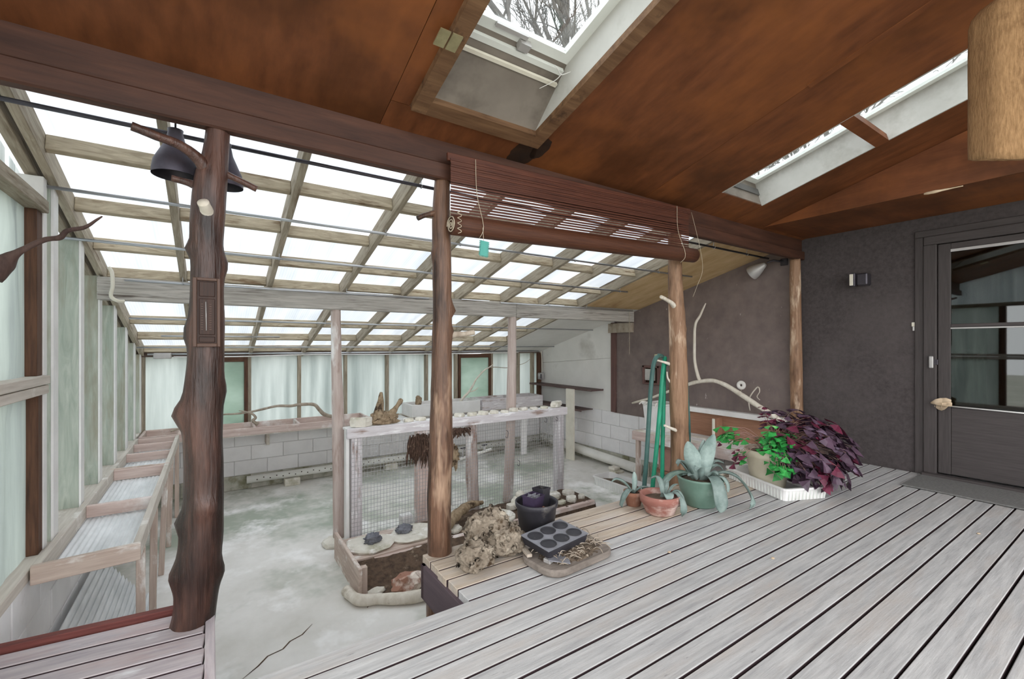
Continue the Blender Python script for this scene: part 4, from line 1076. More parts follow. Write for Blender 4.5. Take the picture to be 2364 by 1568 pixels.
tube('limb', [(3.52, 6.95, .10, .024), (3.60, 6.95, .25, .022), (3.74, 6.95, .38, .02), (3.83, 6.95, .50, .018), (3.896, 6.95, .602, .016), (4.056, 6.95, .75, .014), (4.16, 6.95, .80, .010), (4.25, 6.95, .86, .005)], 'pale_branch', e, seg=10, nz=.12, nsc=18)
tube('twig', [(3.74, 6.95, .38, .012), (3.85, 6.94, .40, .01), (3.92, 6.93, .45, .006)], 'pale_branch', e, seg=8)
tube('twig', [(4.14, 6.95, .80, .008), (4.3, 6.94, .80, .007), (4.56, 6.92, .785, .006), (4.9, 6.9, .86, .005), (5.05, 6.9, .95, .003)], 'grey_branch', e, seg=8)
tube('twig', [(3.98, 6.95, .70, .006), (4.0, 6.95, .75, .003)], 'pale_branch', e, seg=6)
tag(rock('bark_chunk', (2.75, 6.80, .25), (.05, .05, .09), 'driftwood', None, 12, 3, .4), 'small brown bark chunk on the pale trough behind the log post', 'bark')

# ================================================================ PIPES ALONG THE WALLS
e = empty('drain_pipe', (2.9, 7.12, -.65), 'white drilled drain pipe lying along the far block wall', 'pipe')
V, F = tube_geo([(.40, 7.12, -.645, .05), (5.40, 7.12, -.655, .05)], 18, 1)
pydata('pipe', V, F, 'pvc', None, e, True)
parts = []
for k in range(60):
    x = .52 + k * .08; an = math.radians(215 if k % 2 else 190)
    c = Vector((x, 7.12 + .0505 * math.cos(an), -.646 - .0505 * math.sin(an) * .4 ))
    d = Vector((0, math.cos(an), .35 if k % 2 else .0)).normalized()
    c = Vector((x, 7.12, -.647)) + d * .0495
    parts.append(tube_geo([(*c, .008), (*(c + d * .002), .008)], 8, 1))
v, f = join_geo(parts)
o = pydata('drill_holes', v, f, 'mould_shade_black', None, e); o['kind'] = 'stuff'
tag(bx('support_brick', .86, 1.06, 7.04, 7.20, ZF, -.70, 'slab_stone', None, .008), 'pale brick under the drilled drain pipe near the log post', 'brick')
tag(bx('support_brick', 2.3, 2.5, 7.04, 7.20, ZF, -.704, 'slab_stone', None, .008), 'pale brick under the drilled drain pipe behind the fence', 'brick')
e = empty('downpipe', (5.43, 5.9, -.6), 'thick cream pipe along the foot of the white block wall', 'pipe')
V, F = tube_geo([(5.43, 4.60, -.70, .075), (5.43, 7.0, -.60, .075)], 20, 1)
pydata('pipe', V, F, 'pvc', None, e, True)
V, F = tube_geo([(5.43, 4.595, -.70, .082), (5.43, 4.66, -.698, .082)], 20, 1)
pydata('collar', V, F, 'pvc', None, e, True)
tag(bx('paver', 5.19, 5.37, 4.86, 5.02, ZF, ZF + .04, 'slab_stone', None, .006), 'lower flat paver beside the cream pipe end', 'paver')
tag(bx('paver', 5.21, 5.34, 4.92, 5.05, ZF + .04, ZF + .085, 'slab_stone', None, .006), 'smaller paver stacked on another beside the cream pipe end', 'paver')

# white planter tray on the floor
def planter_tray(name, lab, c, rot, lx, ly, h, soil, group=None):
    e = empty(name, c, lab, 'tray')
    Mx = Matrix.Translation(Vector(c)) @ Matrix.Rotation(rot, 4, 'Z')
    V, F = [], []
    def ring(s, z, sx):
        out = []
        for (ax, ay, a0) in ((1, 1, 0), (-1, 1, 90), (-1, -1, 180), (1, -1, 270)):
            for k in range(4):
                a = math.radians(a0 + k * 30)
                out.append(((lx / 2 * s - .03) * ax + (.03 + sx) * math.cos(a), (ly / 2 * s - .03) * ay + (.03 + sx) * math.sin(a), z))
        return out
    levels = [ring(.93, 0, 0), ring(.97, h * .85, 0), ring(1.0, h * .86, .008), ring(1.0, h, .008), ring(.97, h, -.004), ring(.92, .012, -.006)]
    for l in levels: V += l
    n = 16
    for l in range(len(levels) - 1):
        for i in range(n): F.append((l * n + i, l * n + (i + 1) % n, (l + 1) * n + (i + 1) % n, (l + 1) * n + i))
    F.append(tuple(reversed(range(n)))); F.append(tuple(range((len(levels) - 1) * n, len(levels) * n)))
    pydata('shell', V, F, 'white_paint', Mx, e, False)
    bm = bmesh.new()
    nx = int(lx / .035); ny = int(ly / .035)
    for i in range(nx):
        x = -lx / 2 + .05 + (lx - .1) * i / (nx - 1)
        for s in (-1, 1): add_box(bm, (x, s * ly / 2 * .955, h * .44), (.006, .010, h * .78))
    for i in range(ny):
        y = -ly / 2 + .05 + (ly - .1) * i / (ny - 1)
        for s in (-1, 1): add_box(bm, (s * lx / 2 * .955, y, h * .44), (.010, .006, h * .78))
    o = from_bm('ribs', bm, 'white_vinyl', Mx, e); o['kind'] = 'stuff'
    if soil:
        add = rock('fill', (0, 0, 0), (lx * .44, ly * .42, h * .35), soil, e, 4, 3, .15)
        add.matrix_basis = Mx @ Matrix.Translation((0, 0, h * .25)); W[add.name] = add.matrix_basis.copy()
    return e
planter_tray('planter_tray', 'white ribbed planter tray on the concrete beyond the deck edge', (4.72, 4.32, ZF), math.radians(90), .80, .34, .13, 'leaf_litter')

# ================================================================ CORNER SHELVES
e = empty('corner_shelf', (5.38, 6.3, ZF), 'thin dark corner shelf unit propped by a pale upright board', 'shelf')
bx('shelf_board', 5.24, 5.51, 5.45, 7.20, .44, .455, 'shelf_dark', e); bx('shelf_lip', 5.235, 5.245, 5.45, 7.20, .425, .46, 'shelf_dark', e); bx('shelf_lip', 5.24, 5.51, 5.445, 5.455, .43, .46, 'shelf_dark', e)
bx('shelf_board', 5.24, 5.51, 5.70, 7.20, .08, .095, 'shelf_dark', e); bx('shelf_lip', 5.235, 5.245, 5.70, 7.20, .06, .10, 'shelf_dark', e)
bx('upright_board', 5.20, 5.235, 5.86, 6.06, ZF, .435, 'cream', e)
e = empty('wall_meter', (5.46, 7.15, .5), 'round grey meter canister on the corner post above the shelf', 'meter')
lathe('canister', [(.035, 0), (.062, .006), (.064, .11), (.055, .13), (.0, .132)], 'lamp_grey', Matrix.Translation((5.44, 7.09, .52)), e, 20)
tube('cable', [(5.45, 7.09, .65, .008), (5.47, 7.10, .72, .008), (5.48, 7.12, .95, .008), (5.47, 7.13, 1.08, .008)], 'cream', e, seg=6)
bx('clip', 5.39, 5.405, 7.02, 7.05, .54, .63, 'dark_metal', e, .002)

# ================================================================ MESH FENCE
e = empty('mesh_fence', (2.45, 4.55, ZF), 'whitewashed timber partition with square wire mesh and stones on top', 'fence')
X0, X1 = 1.085, 3.87
bx('top_rail', X0, X1, 4.475, 4.515, .292, .388, 'whitewash', e, .004)
bx('cap_board', X0, 2.40, 4.515, 4.655, .362, .386, 'white_paint', e); bx('cap_board', 2.405, X1, 4.515, 4.655, .362, .386, 'white_paint', e)
bx('corner_board', 1.085, 1.115, 4.515, 4.60, ZF, .362, 'white_paint', e)
for x, w_, m in ((1.19, .105, 'whitewash'), (1.885, .14, 'pinkish_wood'), (3.79, .11, 'whitewash')):
    bx('fence_post', x - w_ / 2, x + w_ / 2, 4.52, 4.61, ZF, .362, m, e, .006)
tube('fence_post', [(2.54, 4.59, ZF, .072), (2.52, 4.59, -.4, .07), (2.505, 4.59, -.05, .066), (2.50, 4.59, .355, .072)], 'log_worn', e, seg=14, n=6, nz=.12, nsc=9)
bx('hanging_board', 3.20, 3.28, 4.56, 4.59, -.16, .362, 'white_paint', e)
bm = bmesh.new(); wr_ = .0028
xw0, xw1, zw0, zw1 = 1.13, 3.84, -.74, .292
nx = 84; nz = 26
for i in range(nx + 1):
    x = xw0 + (xw1 - xw0) * i / nx
    bw = .006 * math.sin(i * 1.7)
    add_box(bm, (x, 4.512 + bw * .3, (zw0 + zw1) / 2), (wr_, wr_, zw1 - zw0))
for j in range(nz + 1):
    z = zw0 + (zw1 - zw0) * j / nz
    add_box(bm, ((xw0 + xw1) / 2, 4.508, z), (xw1 - xw0, wr_, wr_))
o = from_bm('wire_mesh', bm, 'wire', None, e); o['kind'] = 'stuff'
for (x, z, L_) in ((2.93, .18, .09), (3.52, .28, .06), (3.70, .27, .05), (3.10, -.2, .07)):
    tube('wire_tie', [(x, 4.505, z, .003), (x + .02, 4.49, z - .02, .003), (x + .01, 4.49, z - L_, .003), (x - .015, 4.495, z - L_ + .02, .003)], 'dark_metal', e, seg=5, n=4)

# dark fibrous clumps hung on the mesh
def fibre_clump(lab, cx, cz, w, h, seed, n):
    rr_ = random.Random(seed)
    e = empty('fibre_clump', (cx, 4.49, cz), lab, 'clump')
    parts = []
    for k in range(n):
        x = cx + rr_.uniform(-.5, .5) * w * (1 - .3 * rr_.random()); z = cz + rr_.uniform(-.1, 1.0) * h * .5
        L_ = rr_.uniform(.25, .6) * h; y = 4.478 + rr_.uniform(-.02, .006)
        dx = rr_.uniform(-.04, .04)
        r_ = rr_.uniform(.004, .013)
        parts.append(tube_geo([(x, y, z, r_ * .6), (x + dx * .6 + rr_.uniform(-.01, .01), y - .01, z - L_ * .5, r_), (x + dx, y, z - L_, r_ * .2)], 5, 3, nz=.4, nsc=40))
    v, f = join_geo(parts)
    o = pydata('fibres', v, f, 'fibre', None, e, False); o['kind'] = 'stuff'
    rock('matted_core', (cx, 4.478, cz - h * .12), (w * .40, .012, h * .26), 'fibre', e, seed, 4, .35, 4.0, False)
fibre_clump('dark fibrous clump caught on the fence mesh under the top rail', 1.83, .10, .27, .34, 5, 130)
fibre_clump('ragged brown fibre strip hanging from the fence rail beside the log post', 2.26, .225, .34, .12, 6, 80)
e = empty('hung_driftwood', (2.22, 4.46, -.1), 'small carved-looking driftwood piece hung on the fence mesh', 'driftwood')
rock('knot', (2.22, 4.455, -.14), (.05, .035, .10), 'driftwood', e, 31, 4, .55, 2.5, False)
tube('hook', [(2.225, 4.47, .03, .004), (2.22, 4.46, .07, .004), (2.235, 4.48, .09, .004), (2.24, 4.50, .08, .004)], 'dark_metal', e, seg=6)
rock('spur', (2.235, 4.45, -.19), (.018, .02, .06), 'driftwood', e, 34, 3, .4, 2.0, False)

# driftwood root and stones on the fence cap
e = empty('driftwood_root', (1.5, 4.60, .388), 'jagged brown driftwood root standing on the fence cap', 'driftwood')
rock('root_body', (1.49, 4.60, .388), (.13, .07, .075), 'driftwood', e, 41, 4, .55, 2.4, True)
tube('spire', [(1.41, 4.60, .40, .075), (1.43, 4.60, .50, .06), (1.445, 4.60, .60, .038), (1.452, 4.60, .68, .022), (1.455, 4.60, .715, .012)], 'driftwood', e, seg=10, n=5, nz=.25, nsc=14)
tube('spire', [(1.52, 4.60, .44, .05), (1.58, 4.60, .50, .035), (1.625, 4.60, .56, .024), (1.66, 4.60, .61, .028), (1.675, 4.60, .63, .015)], 'driftwood', e, seg=10, n=5, nz=.35, nsc=20)
tube('spire', [(1.42, 4.58, .43, .03), (1.39, 4.57, .47, .02), (1.37, 4.56, .49, .008)], 'driftwood', e, seg=8, n=4, nz=.3, nsc=20)
tag(flagstone('capstone', (1.235, 4.56, .392), .11, .065, .085, 'slab_stone', None, 51, 8, .1, (.03, .02)), 'big wedge-shaped grey stone at the fence corner', 'stone')
xs_ = [1.74 + .15 * k for k in range(13)]
for i, x in enumerate(xs_):
    tag(flagstone('capstone', (x, 4.545 + R.uniform(0, .05), .388), R.uniform(.060, .068), R.uniform(.05, .066), R.uniform(.022, .04), 'slab_stone', None, 60 + i, 8, R.uniform(-.3, .3)), 'thin pale flat stone in the row along the fence cap', 'stone', 'flat stones along the fence cap')
tag(flagstone('capstone', (3.745, 4.56, .40), .11, .06, .06, 'slab_stone', None, 90, 7, .2, (.03, -.1)), 'yellowish tilted stone ending the row on the fence cap', 'stone')

# standpipe behind the fence
e = empty('standpipe', (2.53, 5.1, ZF), 'small grey water standpipe with two taps behind the fence', 'standpipe')
rod('riser', (2.48, 5.1, ZF), (2.48, 5.1, -.26), .022, 'lamp_grey', e, 10)
tube('cross_pipe', [(2.38, 5.1, -.27, .02), (2.6, 5.1, -.25, .02), (2.95, 5.1, -.20, .018), (3.08, 5.1, -.18, .018)], 'pvc', e, seg=10)
for x in (2.66, 2.98):
    tp = rod('tap', (x, 5.1, -.23), (x, 5.1, -.12), .014, 'lamp_grey', e, 8)
    bx('tap_handle', x - .04, x + .04, 5.09, 5.11, -.12, -.105, 'dark_metal', tp, .004)
# ================================================================ STONE-CAPPED BED IN FRONT OF THE FENCE
e = empty('raised_bed', (2.4, 4.15, ZF), 'low timber-edged earth bed in front of the mesh fence', 'bed')
bx('edge_timber', 1.18, 3.84, 3.93, 3.985, -.72, -.665, 'pinkish_wood', e, .008)
bx('side_board', .955, .985, 3.58, 4.42, ZF, -.555, 'bench_wood', e, .004)
bx('corner_post', .985, 1.03, 3.60, 3.65, ZF, -.56, 'bench_wood', e, .004)
V, F = [], []; nx, ny = 60, 26
for i in range(nx + 1):
    for j in range(ny + 1):
        x = .985 + 2.86 * i / nx; y = 3.42 + 1.05 * j / ny
        t = max(0, min(1, (y - 3.62) / .34)); t = t * t * (3 - 2 * t)
        if x > 1.75: t = max(t, min(1, (x - 1.75) / .25) * (1 if y > 3.93 else 0))
        z = ZF + .012 + .118 * t + .016 * noise.noise(Vector((x * 9, y * 9, 0))) + .008 * noise.noise(Vector((x * 25, y * 25, 3)))
        if y < 3.5: z -= .02
        if x > 2.05 and y < 3.93: z = ZF - .01
        V.append((x, y, z))
for i in range(nx):
    for j in range(ny):
        a = i * (ny + 1) + j
        F.append((a, a + ny + 1, a + ny + 2, a + 1))
o = pydata('earth', V, F, 'soil', None, e, True); o['kind'] = 'stuff'
bx('shelf_board', 1.0, 1.75, 3.95, 4.44, -.672, -.648, 'bench_wood', e, .004)
tag(flagstone('slab', (1.22, 4.16, -.645), .25, .22, .035, 'slab_stone', None, 101, 11, .05), 'broad white flagstone at the bed corner under a lava lump', 'stone')
tag(flagstone('slab', (1.62, 4.18, -.645), .24, .22, .035, 'slab_stone', None, 102, 11, -.2), 'broad white flagstone against the log post foot', 'stone')
tag(rock('lava_lump', (1.23, 4.14, -.608), (.075, .055, .05), 'lava_grey', None, 8, 4, .4, 3), 'grey lava lump on the corner flagstone', 'rock')
tag(rock('lava_lump', (1.55, 4.20, -.608), (.075, .055, .045), 'lava_grey', None, 9, 4, .4, 3), 'grey lava lump on the second flagstone near the log post', 'rock')
for i, (x, y, a, b, h) in enumerate(((1.90, 4.22, .10, .085, .05), (2.05, 4.08, .085, .06, .05), (2.24, 4.09, .09, .07, .05), (2.06, 4.33, .095, .07, .06), (3.28, 4.16, .10, .085, .07), (3.49, 4.28, .10, .075, .09), (3.60, 4.09, .09, .07, .07), (3.43, 4.07, .065, .05, .05), (3.71, 4.26, .09, .06, .08), (3.26, 4.02, .035, .03, .04), (3.76, 4.09, .06, .045, .06))):
    tag(flagstone('bed_stone', (x, y, -.672), a, b, h * .7, 'slab_stone', None, 120 + i, 8, R.uniform(0, 3)), 'buff flat stone on the raised bed behind the pitted rock' if i < 4 else 'buff stone in the loose heap at the bed end past the black pot', 'stone', 'bed stones by the pitted rock' if i < 4 else 'stone heap at the bed end')
tag(tube('curled_bark', [(1.88, 4.0, -.63, .02), (2.0, 4.1, -.585, .05), (2.15, 4.2, -.54, .055), (2.32, 4.28, -.53, .04), (2.5, 4.32, -.545, .02)], 'driftwood', None, seg=12, n=6, nz=.3, nsc=10), 'reddish curled driftwood limb across the raised bed', 'driftwood')
e = empty('clay_dish', (2.45, 3.95, -.66), 'round crusted clay dish of shells and stones on the bed', 'dish')
Mx = Matrix.Translation((2.47, 3.96, -.655))
lathe('dish', [(.10, 0), (.16, .03), (.185, .075), (.18, .09), (.155, .085), (.12, .055), (0, .045)], 'slab_stone', Mx, e, 30, .10, 3)
for k in range(12):
    a = k * 2.4; r = .03 + .085 * ((k * 37) % 10) / 10
    rock('shell', (2.47 + r * math.cos(a), 3.96 + r * math.sin(a), -.605), (.026, .022, .03), 'dried_husk' if k % 2 else 'slab_stone', e, 140 + k, 2, .3)
e = empty('stone_figurine', (2.95, 4.25, -.672), 'knobbly pale stone figurine behind the black nursery pot', 'figurine')
rock('torso', (2.95, 4.28, -.665), (.09, .07, .08), 'slab_stone', e, 161, 3, .3)
rock('head', (2.97, 4.27, -.56), (.05, .045, .05), 'slab_stone', e, 162, 3, .3)
tube('arm', [(2.89, 4.22, -.60, .022), (2.86, 4.17, -.62, .02), (2.92, 4.13, -.64, .018)], 'slab_stone', e, seg=8)
tube('arm', [(3.02, 4.24, -.59, .022), (3.07, 4.20, -.62, .02), (3.04, 4.15, -.645, .018)], 'slab_stone', e, seg=8)
bx('plinth', 2.78, 2.88, 4.20, 4.28, -.67, -.60, 'slab_stone', e, .01)
tag(tube('log_edging', [(.895, 3.70, ZF + .045, .042), (.935, 3.52, ZF + .045, .042), (1.06, 3.45, ZF + .045, .042), (1.2, 3.36, ZF + .045, .045), (1.36, 3.30, ZF + .05, .046), (1.52, 3.32, ZF + .055, .044), (1.64, 3.42, ZF + .06, .04)], 'pale_branch', None, seg=12, n=6, nz=.12, nsc=10), 'peeled curved log edging on the concrete around the bed front', 'log')
tag(rock('red_rock', (1.32, 3.47, ZF + .02), (.13, .085, .10), 'rock_red', None, 15, 3, .45, 1.6), 'red and white broken rock inside the log edging', 'rock')
tag(rock('sand_stone', (1.10, 3.60, ZF), (.07, .05, .03), 'slab_stone', None, 16, 3, .3), 'small flat stone inside the log edging corner', 'stone')
tag(bx('mesh_crate', 1.66, 1.78, 4.54, 4.64, ZF, -.60, 'white_paint', None, .004), 'small white slatted block behind the fence mesh', 'block')

# ================================================================ ON THE DECK
# porous rock
e_rock = None
bm = bmesh.new()
def blob(c, r, seed):
    res = bmesh.ops.create_icosphere(bm, subdivisions=4, radius=1.0)
    for v in res['verts']:
        q = v.co.copy()
        d = .22 * noise.noise(q * 2 + Vector((seed, 0, 0))) + .12 * noise.noise(q * 5 + Vector((0, seed, 0)))
        v.co = Vector((q.x * r[0], q.y * r[1], q.z * r[2])) * (1 + d) + Vector(c)
blob((-.13, -.075, .075), (.105, .09, .075), 1)
blob((.08, -.01, .085), (.14, .11, .085), 2)
blob((.04, .06, .16), (.12, .08, .085), 3)
blob((-.05, .06, .14), (.07, .07, .09), 4)
for v in bm.verts: v.co.z = max(v.co.z, 0.0)
o = from_bm('porous_rock', bm, 'rock_tan', Matrix.Translation((1.30, 2.17, .003)), None, True)
rm = o.modifiers.new('remesh', 'REMESH'); rm.mode = 'VOXEL'; rm.voxel_size = .0048
dg = bpy.context.evaluated_depsgraph_get()
me2 = bpy.data.meshes.new_from_object(o.evaluated_get(dg))
o.modifiers.clear()
def pit(p, sc, wid, depth, seed):
    ds, _ = noise.voronoi(p * sc + Vector((seed, seed * 2.3, 0)))
    t = max(0.0, 1 - ds[0] / wid)
    return depth * t * t * (3 - 2 * t)
for v in me2.vertices:
    p = v.co.copy(); n_ = v.normal
    d_ = .012 * noise.noise(p * 30) + .006 * noise.noise(p * 75)
    d_ -= pit(p, 24, .42, .022, 3) + pit(p, 48, .40, .011, 8) + pit(p, 90, .38, .005, 1)
    if p.z < .012: d_ *= .2
    v.co = p + n_ * d_
    v.co.z = max(v.co.z, 0.0)
me2.materials.clear(); me2.materials.append(MT['rock_tan'])
for q in me2.polygons: q.use_smooth = True
o.data = me2
tag(o, 'big pitted tan rock on the deck corner by the slim log post', 'rock')

# rounded timber slab with litter
e = empty('timber_slab', (1.66, 1.93, 0), 'rounded grey timber slab covered with dry litter on the deck', 'slab')
def rrect(lx, ly, rad, z, n=8):
    out = []
    for (ax, ay, a0) in ((1, 1, 0), (-1, 1, 90), (-1, -1, 180), (1, -1, 270)):
        for k in range(n + 1):
            a = math.radians(a0 + k * 90 / n)
            out.append(((lx / 2 - rad) * ax + rad * math.cos(a), (ly / 2 - rad) * ay + rad * math.sin(a), z))
    return out
def rslab(name, lx, ly, rad, levels, m, Mx, parent):
    V, F = [], []
    for (ins, z) in levels: V += rrect(lx - 2 * ins, ly - 2 * ins, max(rad - ins, .005), z)
    n = len(V) // len(levels)
    for l in range(len(levels) - 1):
        for i in range(n): F.append((l * n + i, l * n + (i + 1) % n, (l + 1) * n + (i + 1) % n, (l + 1) * n + i))
    F.append(tuple(reversed(range(n)))); F.append(tuple(range((len(levels) - 1) * n, len(levels) * n)))
    return pydata(name, V, F, m, Mx, parent)
Ms = Matrix.Translation((1.672, 1.935, .003)) @ Matrix.Rotation(math.radians(4), 4, 'Z')
rslab('slab', .50, .315, .10, [(.006, 0), (0, .008), (0, .030), (.008, .038)], 'slab_wood', Ms, e)
V, F = [], []; N = 30
for i in range(N + 1):
    for j in range(N + 1):
        x = (i / N - .5) * .42; y = (j / N - .5) * .25
        r = math.hypot(x / .21, y / .125)
        z = .036 + max(0, 1 - r) * .05 + (.012 * noise.noise(Vector((x * 40, y * 40, 0))) + .008 * noise.noise(Vector((x * 90, y * 90, 2)))) * (r < 1.15)
        if r > 1.05: z = .03
        V.append((x + .01, y - .01, z))
for i in range(N):
    for j in range(N):
        a = i * (N + 1) + j; F.append((a, a + N + 1, a + N + 2, a + 1))
lit = pydata('litter', V, F, 'leaf_litter', Ms, e); lit['kind'] = 'stuff'
parts = []
for k in range(150):
    x, y = R.uniform(-.18, .20), R.uniform(-.12, .10); a = R.uniform(0, 6.28); L_ = R.uniform(.02, .07)
    p = Ms @ Vector((x, y, .055 + R.uniform(-.01, .02)))
    q = p + Vector((math.cos(a) * L_, math.sin(a) * L_, R.uniform(-.01, .02))); m_ = (p + q) / 2 + Vector((R.uniform(-.01, .01), R.uniform(-.01, .01), .012))
    parts.append(tube_geo([(*p, .0015), (*m_, .0028), (*q, .001)], 5, 3))
for k in range(9):
    c = Ms @ Vector((.15, .06, .05)); a = k * .7
    parts.append(tube_geo([(c.x - .05 * math.cos(a), c.y - .05 * math.sin(a), c.z, .0025), (c.x, c.y, c.z + .035 + .005 * k % .03, .0025), (c.x + .06 * math.cos(a + .3), c.y + .06 * math.sin(a + .3), c.z, .002)], 5, 6))
v, f = join_geo(parts)
tw = pydata('twigs', v, f, 'grey_branch', None, e, True); tw['kind'] = 'stuff'
tag(bar('wood_strip', (1.475, 2.10, .05), (1.435, 1.97, .055), .03, .018, 'deck_tan', None), 'split orange wood strip leaning on the timber slab', 'wood')
tag(bar('metal_clip', (1.475, 1.875, .052), (1.515, 1.885, .056), .045, .022, 'lamp_grey', None, .003), 'pale metal box end poking out of the dry litter', 'metal')

# six-cell seed tray
e = empty('cell_tray', (1.61, 1.97, .05), 'grey plastic six-hole pot tray resting on the dry litter', 'tray')
Mt = Matrix.Translation((1.615, 1.978, .128)) @ Matrix.Rotation(math.radians(5), 4, 'Z') @ Matrix.Rotation(math.radians(3), 4, 'X') @ Matrix.Rotation(math.radians(-3), 4, 'Y')
CX, CY, HR = (-.098, 0, .098), (-.054, .054), .040
lx, ly = .315, .235
bm = bmesh.new()
# plate with six round holes built from ring sectors
for ix, cx in enumerate(CX):
    for iy, cy in enumerate(CY):
        xa = -lx / 2 if ix == 0 else (CX[ix - 1] + cx) / 2; xb = lx / 2 if ix == 2 else (CX[ix + 1] + cx) / 2
        ya = -ly / 2 if iy == 0 else 0; yb = ly / 2 if iy == 1 else 0
        n = 24; inner, outer = [], []
        for k in range(n):
            a = 2 * math.pi * (k + .5) / n
            inner.append(bm.verts.new((cx + HR * math.cos(a), cy + HR * math.sin(a), 0)))
            dx, dy = math.cos(a), math.sin(a)
            ts = []
            if dx > 1e-6: ts.append((xb - cx) / dx)
            if dx < -1e-6: ts.append((xa - cx) / dx)
            if dy > 1e-6: ts.append((yb - cy) / dy)
            if dy < -1e-6: ts.append((ya - cy) / dy)
            t = min(ts); outer.append(bm.verts.new((cx + dx * t, cy + dy * t, 0)))
        for k in range(n):
            j = (k + 1) % n
            bm.faces.new((inner[k], inner[j], outer[j], outer[k]))
        ctr = [(xa, ya), (xb, ya), (xb, yb), (xa, yb)]
        for px, py in ctr:
            ang = math.atan2(py - cy, px - cx) % (2 * math.pi)
            k = int(ang / (2 * math.pi / n) - .5) % n
            try: bm.faces.new((outer[k], outer[(k + 1) % n], bm.verts.new((px, py, 0))))
            except Exception: pass
bmesh.ops.recalc_face_normals(bm, faces=bm.faces)
from_bm('top_plate', bm, 'grey_plastic', Mt, e)
rslab('skirt', lx + .004, ly + .004, .03, [(.012, -.045), (0, -.006), (0, -.001)], 'black_plastic', Mt, e).hide_render = False
for cx in CX:
    for cy in CY:
        lathe('cell_cup', [(HR, .001), (HR + .005, .003), (HR + .002, .0), (HR * .86, -.0555), (0, -.056)], 'black_plastic', Mt @ Matrix.Translation((cx, cy, .0005)), e, 22, closed=True)
tag(bar('fabric_scrap', (1.50, 1.90, .068), (1.60, 1.84, .05), .12, .006, 'grey_plastic', None), 'grey plastic scrap tucked under the six-hole tray', 'scrap')

# nursery pots
e = empty('nursery_pot', (1.70, 2.26, 0), 'scuffed round black nursery pot on the deck holding smaller pots', 'pot')
Mp = Matrix.Translation((1.70, 2.262, .002))
lathe('pot_wall', [(.098, 0), (.104, .02), (.106, .022), (.126, .185), (.133, .19), (.136, .218), (.130, .222), (.122, .20), (.100, .02), (0, .015)], 'black_plastic', Mp, e, 40)
rock('soil_fill', (1.70, 2.262, .11), (.098, .098, .05), 'rock_red', e, 71, 4, .12, 5)
def square_pot(name, lab, c, w, h, rot, tilt, cells, m):
    e = empty(name, c, lab, 'pot')
    Mx = Matrix.Translation(Vector(c)) @ Matrix.Rotation(rot, 4, 'Z') @ Matrix.Rotation(tilt[0], 4, 'X') @ Matrix.Rotation(tilt[1], 4, 'Y')
    V, F = [], []
    for (s, z) in ((.78, 0), (.95, h * .9), (1.0, h * .9), (1.02, h), (.92, h), (.74, .006)):
        for (ax, ay) in ((-1, -1), (1, -1), (1, 1), (-1, 1)): V.append((ax * w[0] / 2 * s, ay * w[1] / 2 * s, z))
    for l in range(5):
        for i in range(4): F.append((l * 4 + i, l * 4 + (i + 1) % 4, l * 4 + 4 + (i + 1) % 4, l * 4 + 4 + i))
    F += [(3, 2, 1, 0), (20, 21, 22, 23)]
    pydata('pot_shell', V, F, m, Mx, e)
    if cells:
        for i in range(1, cells[0]):
            x = -w[0] / 2 + w[0] * i / cells[0]
            o = from_bm('cell_wall', box_bm((.004, w[1] * .86, h * .42)), 'grey_plastic', Mx @ Matrix.Translation((x * .92, 0, h * .78)), e)
        for i in range(1, cells[1]):
            y = -w[1] / 2 + w[1] * i / cells[1]
            o = from_bm('cell_wall', box_bm((w[0] * .86, .004, h * .42)), 'grey_plastic', Mx @ Matrix.Translation((0, y * .92, h * .78)), e)
square_pot('seedling_insert', 'purple-black divided seedling insert standing in the nursery pot', (1.655, 2.245, .155), (.115, .095), .115, .35, (.05, .04), (2, 3), 'purple_plastic')
square_pot('square_pot', 'single square black pot standing in the nursery pot', (1.755, 2.285, .15), (.085, .085), .135, .3, (-.05, .08), None, 'black_plastic')
# ---- agave leaves
def blade(name, pts, wmax, m, parent, fold=.35, up=(0, 0, 1), n=5, tip=.5):
    Q = spline([Vector(p) for p in pts], n)
    N = len(Q); V, F = [], []
    for i, q in enumerate(Q):
        a = Q[max(i - 1, 0)]; b = Q[min(i + 1, N - 1)]
        t = (b - a).normalized()
        side = t.cross(Vector(up))
        side = side.normalized() if side.length > 1e-4 else Vector((1, 0, 0))
        nr = side.cross(t).normalized()
        u = i / (N - 1)
        w = wmax * (.55 + .45 * math.sin(min(1, u / tip) * math.pi / 2)) * (1 if u < tip else math.cos((u - tip) / (1 - tip) * math.pi / 2) ** .8)
        th = .004 + .006 * (1 - u)
        for s, dz in ((-1, fold), (-.5, fold * .35), (0, 0), (.5, fold * .35), (1, fold)):
            V.append(q + side * s * w / 2 + nr * dz * w * .5)
        for s, dz in ((-1, fold), (-.5, fold * .35), (0, 0), (.5, fold * .35), (1, fold)):
            V.append(q + side * s * w / 2 * .98 + nr * (dz * w * .5 - th * (1 - .8 * abs(s))))
    for i in range(N - 1):
        k, l = i * 10, (i + 1) * 10
        for j in range(4):
            F.append((k + j, k + j + 1, l + j + 1, l + j)); F.append((k + 5 + j + 1, k + 5 + j, l + 5 + j, l + 5 + j + 1))
        F.append((k, l, l + 5, k + 5)); F.append((k + 4, k + 9, l + 9, l + 4))
    return pydata(name, V, F, m, None, parent, True)

